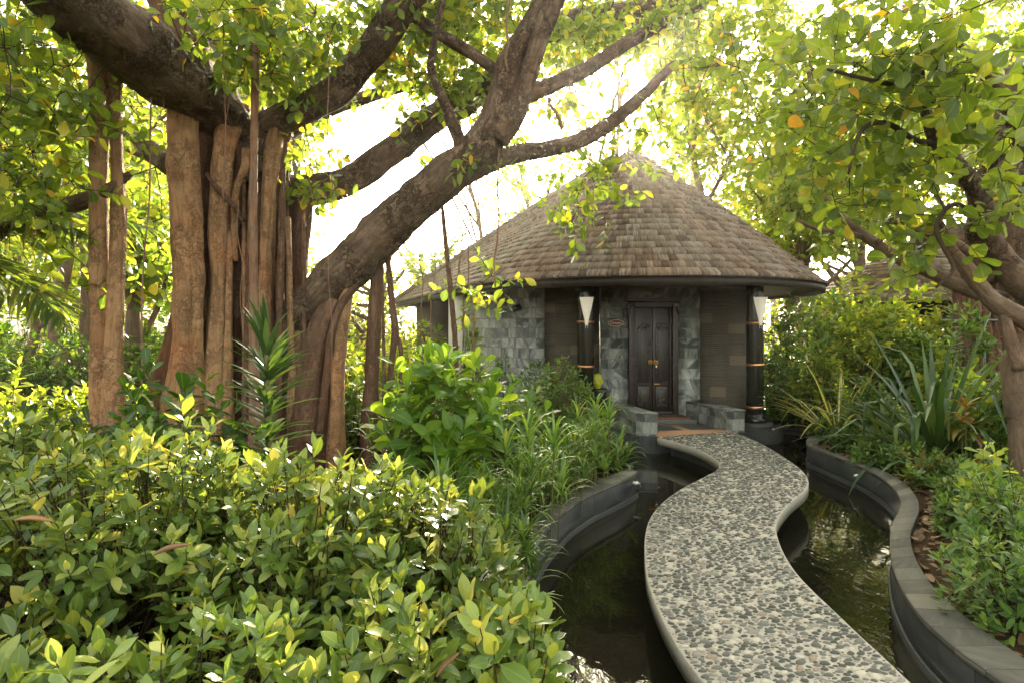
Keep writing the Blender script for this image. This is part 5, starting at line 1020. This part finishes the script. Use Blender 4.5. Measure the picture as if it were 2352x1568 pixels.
# narrow strap-leaved clumps along the left kerb
def strap_clump(nm, nh, L, Wd, mat, label, cat, group, seed, R0, hh, per=22, drp=(.9, 2.1), a=(.15, 1.2)):
    r = np.random.default_rng(seed); o = empty(nm, (0, 0, 0), label, cat, group); O, AZ, A0, LL, DR = [], [], [], [], []; st = []
    for k in range(nh):
        q = r.random() ** .5 * R0; th = r.random() * 6.28; b = np.array((q * math.cos(th), q * math.sin(th), 0)); hd = b * 1.15 + np.array((0, 0, hh * r.uniform(.35, 1.0))); st.append((b, hd))
        f = r.random(per); O.append(hd - np.array((0, 0, .16)) * f[:, None]); AZ.append(np.arange(per) * 2.4 + r.random() * 6); A0.append(a[0] + (a[1] - a[0]) * f + r.normal(0, .12, per)); LL.append(L * r.uniform(.65, 1.2, per)); DR.append(r.uniform(*drp, per))
    mb = MB(); s_ = np.array(st); twigs(mb, s_[:, 0], s_.mean(1), s_[:, 1], .006, .005); mb.build('stems', M_STEM, o)
    n_ = nh * per; mb = MB(); straps(mb, np.vstack(O), np.concatenate(AZ), np.concatenate(A0), np.concatenate(LL), Wd * r.uniform(.7, 1.2, n_), np.concatenate(DR), 6, .25); mb.build('foliage', mat, o, smooth=True)
    return o
cg = 'grassy dracaena clumps along the left kerb'; cl_lab = 'clump of narrow arching strap leaves in the bed along the left kerb'
protos = [strap_clump('dracaena_clump', 9, .30, .019, M_STRAP, cl_lab, 'plant', cg, 320 + k, .26, .55 + .1 * k) for k in range(3)]
spots = [(-.55, 3.5), (-.25, 3.35), (-.75, 4.0), (-.35, 4.0), (0.0, 3.8), (-.1, 4.5), (-.6, 4.6), (-.95, 4.9), (.12, 5.0), (-.3, 5.1), (-.75, 5.5), (.3, 5.5), (-.05, 5.7), (-.45, 6.1), (.55, 6.0), (.25, 6.3), (-.1, 6.7), (.8, 6.6), (.5, 6.9), (.1, 7.4), (.95, 7.0), (.6, 7.5), (.25, 8.0), (.5, 8.5), (-.3, 7.6), (-.95, 4.3), (-1.1, 5.6), (-.5, 8.3)]
for i, (x, y) in enumerate(spots):
    pt = protos[i % 3]
    if i < 3: pt.location = (x, y, ZG)
    else: copy_tree(pt, (x, y, ZG), random.uniform(0, 6.28), random.uniform(.85, 1.15) * ((1.0 if x > .4 else 1.3) if y > 6.4 else 1.0))
k_ = strap_clump('dracaena_clump', 4, .40, .034, M_STRAP, 'single bright strap-leaved plant at the tip of the left kerb over the water', 'plant', None, 330, .08, .22, 16); k_.location = (*G(1420, 1066, 0)[:2], ZG)
k_ = strap_clump('dracaena_clump', 3, .42, .045, M_LIME, 'pale broad strap-leaved plant rising right of the yucca', 'plant', None, 331, .06, .55, 18, (.3, 1.0)); k_.location = GP(840, 3.9)
k_ = strap_clump('dracaena_clump', 3, .42, .036, M_STRAP, 'strap-leaved plant below the lime green shrub', 'plant', None, 332, .1, .7, 18, (.3, 1.2)); k_.location = GP(990, 4.5)
# low understory left and behind
def pbush(px, ytop, Y, hw, label, L, Wd, mat, nt_, seed, z0=.15, nl=8, T=TPL_MID, group=None, dep=None, name='garden_shrub', **k):
    zt = P(px, ytop, Y)[2]; b = GP(px, Y); rx = hw / F * Y
    return bush(name, b, rx, dep or max(.4, rx * .6), z0, max(.25, zt - ZG - z0), nt_, nl, L, Wd, mat, label, 'shrub', group, seed, T, M_TWIG, .35, .5, 1.7, .12, .006, **k)
pbush(60, 770, 10.5, 170, 'dark dense shrub under the drooping left palm frond', 0.163, .45, M_DARK, 260, 401)
pbush(330, 760, 10.5, 120, 'dark fine-leaved shrub seen between the two tan root columns', 0.138, .45, M_DARK, 230, 402)
pbush(180, 760, 11.5, 130, 'dark shrub directly behind the leftmost root column', 0.150, .45, M_DARK, 200, 403)
pbush(110, 880, 7.6, 150, 'bright lime shrub glowing behind the leftmost roots', 0.150, .5, M_LIME, 150, 404)
pbush(330, 875, 7.8, 110, 'bright lime low shrub between the root columns', 0.138, .5, M_LIME, 130, 405)
pbush(20, 860, 6.4, 80, 'lime green sapling at the left edge of the picture', 0.175, .45, M_LIME, 50, 406)
pbush(800, 800, 9.0, 90, 'sunny green shrub behind the right root cluster', 0.150, .5, M_LIME, 150, 407)
pbush(930, 770, 9.5, 100, 'sunny green shrub left of the cabin under the long roof tail', 0.150, .5, M_LIME, 170, 408)
pbush(830, 880, 7.5, 90, 'mid green shrub at the feet of the free-standing roots', 0.125, .5, M_LOW, 130, 409)
pbush(950, 880, 7.3, 90, 'mid green shrub behind the lime green large-leaved shrub', 0.125, .5, M_LOW, 130, 410)
pbush(960, 735, 14.5, 100, 'leafy shrub under the tip of the roof tail', 0.188, .5, M_FARL, 150, 411)
pbush(800, 720, 16, 120, 'yellow shrub far behind the standing roots', 0.213, .5, M_LIME, 150, 412)
pbush(1075, 690, 11.5, 45, 'slender shrub against the cream plaster wall', 0.150, .5, M_FARL, 60, 413)
pbush(560, 880, 9.5, 120, 'shadowed shrub behind the banyan trunk', 0.150, .5, M_DARK, 120, 414)
pbush(-40, 700, 13, 200, 'tall dark shrub behind the left palm', .15, .5, M_DARK, 220, 415)
pbush(430, 720, 14, 130, 'dark green shrub far behind the thick root column', 0.175, .5, M_DARK, 180, 416)
# right side understory
pbush(1800, 690, 12.5, 70, 'green shrub immediately right of the cabin column', 0.174, .5, M_LOW, 170, 421)
pbush(1880, 660, 13.5, 90, 'tall leafy shrub under the right tip of the roof', 0.203, .5, M_LOW, 200, 422)
pbush(1990, 690, 13, 100, 'leafy green shrub below the distant shingled roof', 0.189, .5, M_FARL, 190, 423)
pbush(2090, 720, 12.5, 90, 'mid green shrub behind the big strap-leaved lily', 0.189, .5, M_LOW, 170, 424)
pbush(2200, 780, 11.5, 90, 'low green shrub in front of the hanging brown roots', 0.174, .5, M_LIME, 150, 425)
pbush(2320, 790, 10.5, 80, 'bright shrub at the right edge behind the mottled trunk', 0.174, .5, M_LIME, 130, 426)
pbush(1785, 800, 12.0, 60, 'fine-leaved green shrub behind the right column foot', 0.123, .5, M_LOW, 190, 427)
pbush(1880, 800, 10.8, 80, 'fine-leaved green shrub behind the striped plant', 0.131, .5, M_FARL, 200, 428)
pbush(1800, 890, 11.2, 60, 'low dark shrub behind the curl of the far kerb', 0.116, .5, M_DARK, 150, 429)
pbush(2000, 880, 9.4, 70, 'low green shrub between the striped plant and the big lily', 0.131, .5, M_LOW, 130, 430)
pbush(2240, 860, 8.2, 70, 'yellow green shrub right of the big lily', 0.160, .55, M_LIME, 80, 431)
pbush(2320, 880, 7.6, 60, 'broad-leaved shrub behind the mottled trunk', 0.189, .5, M_LOW, 60, 432)
for k, (px, yt, Y, hw, lab) in enumerate(((1960, 650, 17, 110, 'tall shrub in front of the farthest roof'), (2080, 665, 16, 110, 'tall shrub hiding the wall of the distant round cabin'), (2230, 640, 15, 110, 'tall shrub right of the distant shingled roof'), (1840, 640, 19, 110, 'tall shrub far behind the right roof tip'), (2330, 600, 15, 110, 'tall shrub behind the shadowed banyan'), (120, 545, 18, 180, 'tall shrub far behind the left palm'), (330, 575, 17, 150, 'tall shrub far behind the leftmost roots'), (560, 600, 18, 150, 'tall shrub far behind the banyan trunk'), (760, 650, 21, 120, 'tall sunny shrub far behind the standing roots'), (890, 670, 22, 110, 'tall sunny shrub behind the tail of the roof'))):
    pbush(px, yt, Y, hw, lab, .26, .6, M_LIME if k in (1, 3, 8, 9) else M_FARL, 230, 470 + k, .2, 8, TPL_MID, 'tall shrubs round the garden')
pbush(2225, 690, 9.4, 80, 'leafy shrub in front of the green railing', 0.174, .5, M_LOW, 110, 488)
# carpet of small shrubs along the right kerb
lg = 'low glossy shrubs beside the right kerb'
low = [(2195, 1165, 38, 'low shrub by the bare soil near the nozzle'), (2290, 1140, 60, 'low shrub beside the root of the mottled trunk'), (2230, 950, 55, 'low shrub behind the thin rusty plant'), (2310, 980, 55, 'low shrub at the right edge behind the yellow sapling'), (1900, 958, 40, 'low shrub behind the curl of the far kerb'), (1955, 985, 38, 'first low shrub beside the curl of the right kerb'), (1990, 990, 46, 'low shrub just behind the curl of the right kerb'), (2005, 1018, 40, 'low shrub beside the near bend of the right kerb'), (2085, 1032, 46, 'low dense shrub halfway along the right kerb'), (2060, 985, 60, 'low shrub in front of the striped plant'),
       (2120, 1010, 60, 'low shrub in front of the big strap-leaved lily'), (2160, 1070, 48, 'low shrub over the widest bend of the right kerb'), (2180, 1060, 62, 'low shrub in the middle of the right bed'), (2190, 1000, 60, 'low shrub below the rusty leaved plant'), (2250, 1020, 60, 'low shrub under the yellow sapling'),
       (2200, 1125, 48, 'low shrub where the right bed shows bare soil'), (2250, 1100, 70, 'low shrub at the foot of the mottled trunk'), (2320, 1050, 60, 'low shrub in front of the mottled trunk'), (2010, 940, 60, 'low shrub at the back of the right bed near the striped plant'), (2100, 945, 60, 'low shrub at the foot of the big lily')]
for k, (px, py, hw, lab) in enumerate(low):
    b = G(px, py + 45, .0); rx = hw / F * b[1] * 1.15
    bush('low_shrub', (b[0], b[1], ZG), rx, rx * .9, .08, .34, int(75 + 20 * (k % 3)), 8, .088, .40, M_LOW, lab, 'shrub', lg, 440 + k, TPL_MID, M_TWIG, .3, .5, 1.6)
bush('ficus_shrub', (3.05, 3.55, ZG), .50, .42, .12, .48, 150, 8, .098, .36, M_LOW, 'larger shrub of slim leaves at the lower right edge over the kerb', 'shrub', None, 460, TPL_FINE, M_TWIG, .4, .4, 1.6)
bush('ficus_shrub', (3.75, 4.35, ZG), .62, .5, .15, .62, 170, 8, .10, .36, M_LOW, 'slim-leaved shrub right of the bare soil strip', 'shrub', None, 461, TPL_FINE, M_TWIG, .4, .4, 1.6)
bush('ficus_shrub', (2.72, 2.75, ZG), .26, .22, .05, .30, 26, 7, .085, .38, M_LOW, 'small sprig at the bottom right corner beside the kerb', 'shrub', None, 462, TPL_FINE, M_TWIG, .3, .4, 1.6)
bush('yellow_sapling', GP(2290, 5.0), .26, .2, .45, .55, 13, 6, .15, .46, M_LIME, 'thin sapling with large yellow green leaves before the mottled trunk', 'sapling', None, 463, TPL_OBOV, M_STEM, .3, .8, 1.7, .15, .006)
# big strap-leaved plants on the right
def lily(px, py, Y, n_, L, Wd, mat, label, seed, a=(.05, 1.0), drp=(.1, .9), kink=1.0, nm='giant_lily'):
    r = np.random.default_rng(seed); b = P(px, py, Y); b[2] = max(ZG, b[2]); o = empty(nm, (b[0], b[1], ZG), label, 'plant')
    az = r.random(n_) * 6.28; q = r.random(n_) ** .7; O = np.stack((b[0] + .10 * np.cos(az) * q, b[1] + .10 * np.sin(az) * q, np.full(n_, ZG) + .05), 1)
    mb = MB(); straps(mb, O, az, a[0] + (a[1] - a[0]) * q, L * r.uniform(.7, 1.15, n_), Wd * r.uniform(.75, 1.2, n_), r.uniform(*drp, n_) * (.3 + q), 10, .28, (r.random(n_) < .4) * r.uniform(.3, 1.5, n_) * kink); mb.build('foliage', mat, o, smooth=True)
    mb = MB(); mb.lathe([(.10, 0), (.085, .12), (.05, .26), (0, .3)], (b[0], b[1], ZG), 12); mb.build('crown_base', M_STEM, o, smooth=True)
lily(2150, 960, 7.9, 105, 2.0, .078, M_CRIN, 'giant lily with broad grey green arching blades in the right bed', 501, (.05, 1.35), (.2, 1.5), 1.6)
lily(2030, 960, 8.4, 34, 1.05, .06, M_CRIN, 'dark arching strap-leaved plant left of the giant lily', 502, (.2, 1.2), (.6, 1.8))
lily(1925, 970, 9.6, 30, 1.35, .06, M_YSTR, 'cream striped strap-leaved plant right of the cabin column', 503, (.1, 1.1), (.1, 1.0))
lily(2128, 985, 6.8, 40, .48, .03, M_RED, 'small rusty orange strap-leaved plant before the giant lily', 504, (.1, 1.2), (.3, 1.2), 0, 'rusty_cordyline')
k_ = strap_clump('croton_plant', 4, .26, .06, M_RED, 'tall-stemmed plant with drooping rusty red leaves near the mottled trunk', 'plant', None, 505, .2, .95, 9, (.9, 2.2), (.6, 1.7)); k_.location = GP(2225, 6.9)
# palms
def palm(px, Y, ztop, fronds, label, seed, trunk=True):
    """fronds: azimuth, start angle from vertical, droop, length"""
    b = GP(px, Y); o = empty('palm_tree', b, label, 'palm'); c = np.array((b[0], b[1], ztop)); r = np.random.default_rng(seed)
    mb = MB(); tube(mb, [(*b, .16), (*((b + c) / 2 + (.1, 0, 0)), .12), (*c, .11)], 12, .2, .06); mb.build('trunk', M_TREE, o, smooth=True)
    for az, a0, dr, L in fronds:
        n_ = 60; t = np.linspace(0, 1, n_); a = a0 + dr * t ** 1.4; h = np.array((math.cos(az), math.sin(az), 0)); dt = L / (n_ - 1)
        x = np.r_[0, np.cumsum(np.sin(a[:-1]) * dt)]; z = np.r_[0, np.cumsum(np.cos(a[:-1]) * dt)]; pts = c + x[:, None] * h + z[:, None] * np.array((0, 0, 1.))
        mb = MB(); tube(mb, np.c_[pts, np.interp(t, (0, 1), (.028, .004))], 6, .12)
        tg = norm(np.gradient(pts, axis=0)); sd = np.array((-h[1], h[0], 0)); O, D, LL = [], [], []
        for s in (-1, 1):
            k = np.arange(6, n_); f = t[k]
            O.append(pts[k]); D.append(norm(tg[k] * (.45 + .5 * f[:, None]) + s * sd * .9 + np.array((0, 0, -.28)) + r.normal(0, .05, (len(k), 3)))); LL.append(L * .33 * np.sin(np.pi * (.16 + .80 * f)) * r.uniform(.9, 1.1, len(k)))
        O, D, LL = np.vstack(O), np.vstack(D), np.concatenate(LL); m1 = O + D * (LL * .5)[:, None]
        leaves(mb, O, D, np.cross(D, np.cross(np.array((0, 0, 1.)), D)) + r.normal(0, .2, D.shape), LL, .030 / np.maximum(LL, .2), TPL_LANCE, .35, seed)
        mb.build('frond', M_PALM, o, smooth=True)
palm(-230, 6.0, 2.55, [(-.12, 1.2, .9, 2.2), (-.45, 1.45, 1.0, 2.0), (.3, 1.15, .8, 2.4), (-1.0, 1.2, 1.2, 2.0), (.05, 1.75, .7, 1.9), (-.22, 1.6, .9, 2.3), (-.7, 1.75, .7, 1.9), (2.4, .9, 1, 2.5), (3.6, 1, 1, 2.5)], 'palm beyond the left edge with fronds drooping into the picture', 601)
palm(985, 22, 3.2, [(k * .9 + .3, .35 + .25 * (k % 3), .7, 3.0) for k in range(9)], 'palm standing in the bright gap behind the roof tail', 602)
palm(2440, 12, 8.4, [(2.9, .9, 1.1, 3.6), (3.4, 1.2, .9, 3.6), (2.4, .9, 1.2, 3.2), (3.9, 1.0, 1.3, 3.4), (1.2, .8, 1, 3)], 'tall palm at the top right behind the broad leaves', 603)
palm(190, 13.5, 5.4, [(k * .7, .9 + .3 * (k % 2), 1.5, 2.2) for k in range(10)], 'palm with hanging dry fronds behind the leftmost roots', 604)
# green railing at far right
o = empty('garden_railing', GP(2290, 10.2), 'thin green painted railing in front of the hanging roots', 'railing')
mb = MB(); tube(mb, [(*P(2160, 735, 10.2), .012), (*P(2420, 735, 10.2), .012)], 8, .5); mb.build('top_rail', M_GREEN, o)
for px in (2262, 2400):
    mb = MB(); q = P(px, 735, 10.2); tube(mb, [(*q, .014), (q[0], q[1], ZG, .014)], 8, .5); mb.build('post', M_GREEN, o)
# leaf litter and ground cover
def scatter(n_, x0, x1, y0, y1, seed, keepf):
    r = np.random.default_rng(seed); X = r.uniform(x0, x1, n_); Y = r.uniform(y0, y1, n_); k = keepf(X, Y); return X[k], Y[k], r
def right_of_kerb(X, Y): return X > np.interp(Y, KO[:, 1][::-1][np.argsort(KO[::-1, 1])], KO[:, 0][::-1][np.argsort(KO[::-1, 1])]) + .03
X, Y, r = scatter(10000, 1.5, 8, 2.0, 11, 701, right_of_kerb); k = len(X)
mb = MB(); leaves(mb, np.c_[X, Y, np.full(k, ZG + .03) + r.random(k) * .04], np.c_[r.normal(size=(k, 2)), r.normal(0, .12, k)], np.c_[r.normal(0, .35, (k, 2)), np.ones(k)], r.uniform(.05, .15, k), r.uniform(.35, .6, k), TPL_MID, .5, 5)
tag(mb.build('leaf_litter', M_DEAD, smooth=True), 'dry brown leaves littering the soil along the right kerb', 'leaf litter', None, 'stuff')
def cover(n_, x0, x1, y0, y1, seed, L, mat, label, hz, keepf):
    X, Y, r = scatter(n_, x0, x1, y0, y1, seed, keepf); k = len(X); nl = 6; a = np.arange(nl)[None, :] * 1.05 + r.random((k, 1)) * 6.28; el = r.uniform(.15, .9, (k, nl))
    D = np.stack((np.cos(a) * np.cos(el), np.sin(a) * np.cos(el), np.sin(el)), -1); O = np.repeat(np.c_[X, Y, np.full(k, ZG + .06) + r.random(k) * hz][:, None, :], nl, 1); U = np.broadcast_to(np.array((0, 0, 1.)), D.shape) + r.normal(0, .2, D.shape)
    mb = MB(); leaves(mb, O.reshape(-1, 3), D.reshape(-1, 3), U.reshape(-1, 3), (L * r.uniform(.6, 1.2, (k, nl))).ravel(), .5, TPL_FAR, .15, seed); tag(mb.build('ground_cover', mat, smooth=True), label, 'ground cover', None, 'stuff')
cover(4200, -14, -.6, 7.2, 17, 711, .13, M_LIME, 'sunlit ground cover behind the banyan roots', .25, lambda X, Y: X < -.3 - (Y - 7) * .12)
cover(3000, -3.5, 1.4, 3.2, 9.6, 712, .09, M_LOW, 'small leafy ground cover in the left bed', .18, lambda X, Y: X < np.interp(Y, [1, 4, 5, 6, 7.2, 8, 9.6], [-.1, -.1, .1, .5, 1.2, .9, .1]) - .12)
cover(4500, 3.6, 12, 6.2, 14, 713, .10, M_LOW, 'small leafy ground cover across the right bed', .22, lambda X, Y: right_of_kerb(X, Y) & (X > np.interp(Y, [6, 9, 14], [4.2, 5.0, 5.4])))
# ------------------------------------------------------------------ air
hb = MB(); hb.box((0, 150, 35), (260, 340, 74.8)); hz = N('sun_glow_haze'); pv = hz.n('VolumePrincipled'); pv.inputs['Color'].default_value = (1.0, .96, .86, 1)
pv.inputs['Density'].default_value = .0011; pv.inputs['Anisotropy'].default_value = .9; hz.l(pv.outputs[0], hz.out.inputs['Volume'])  # volume added to imitate the glare around the sun and lift the blacks
tag(hb.build('haze', hz.m), 'thin warm haze volume added for the glow around the sun', 'haze', None, 'stuff')
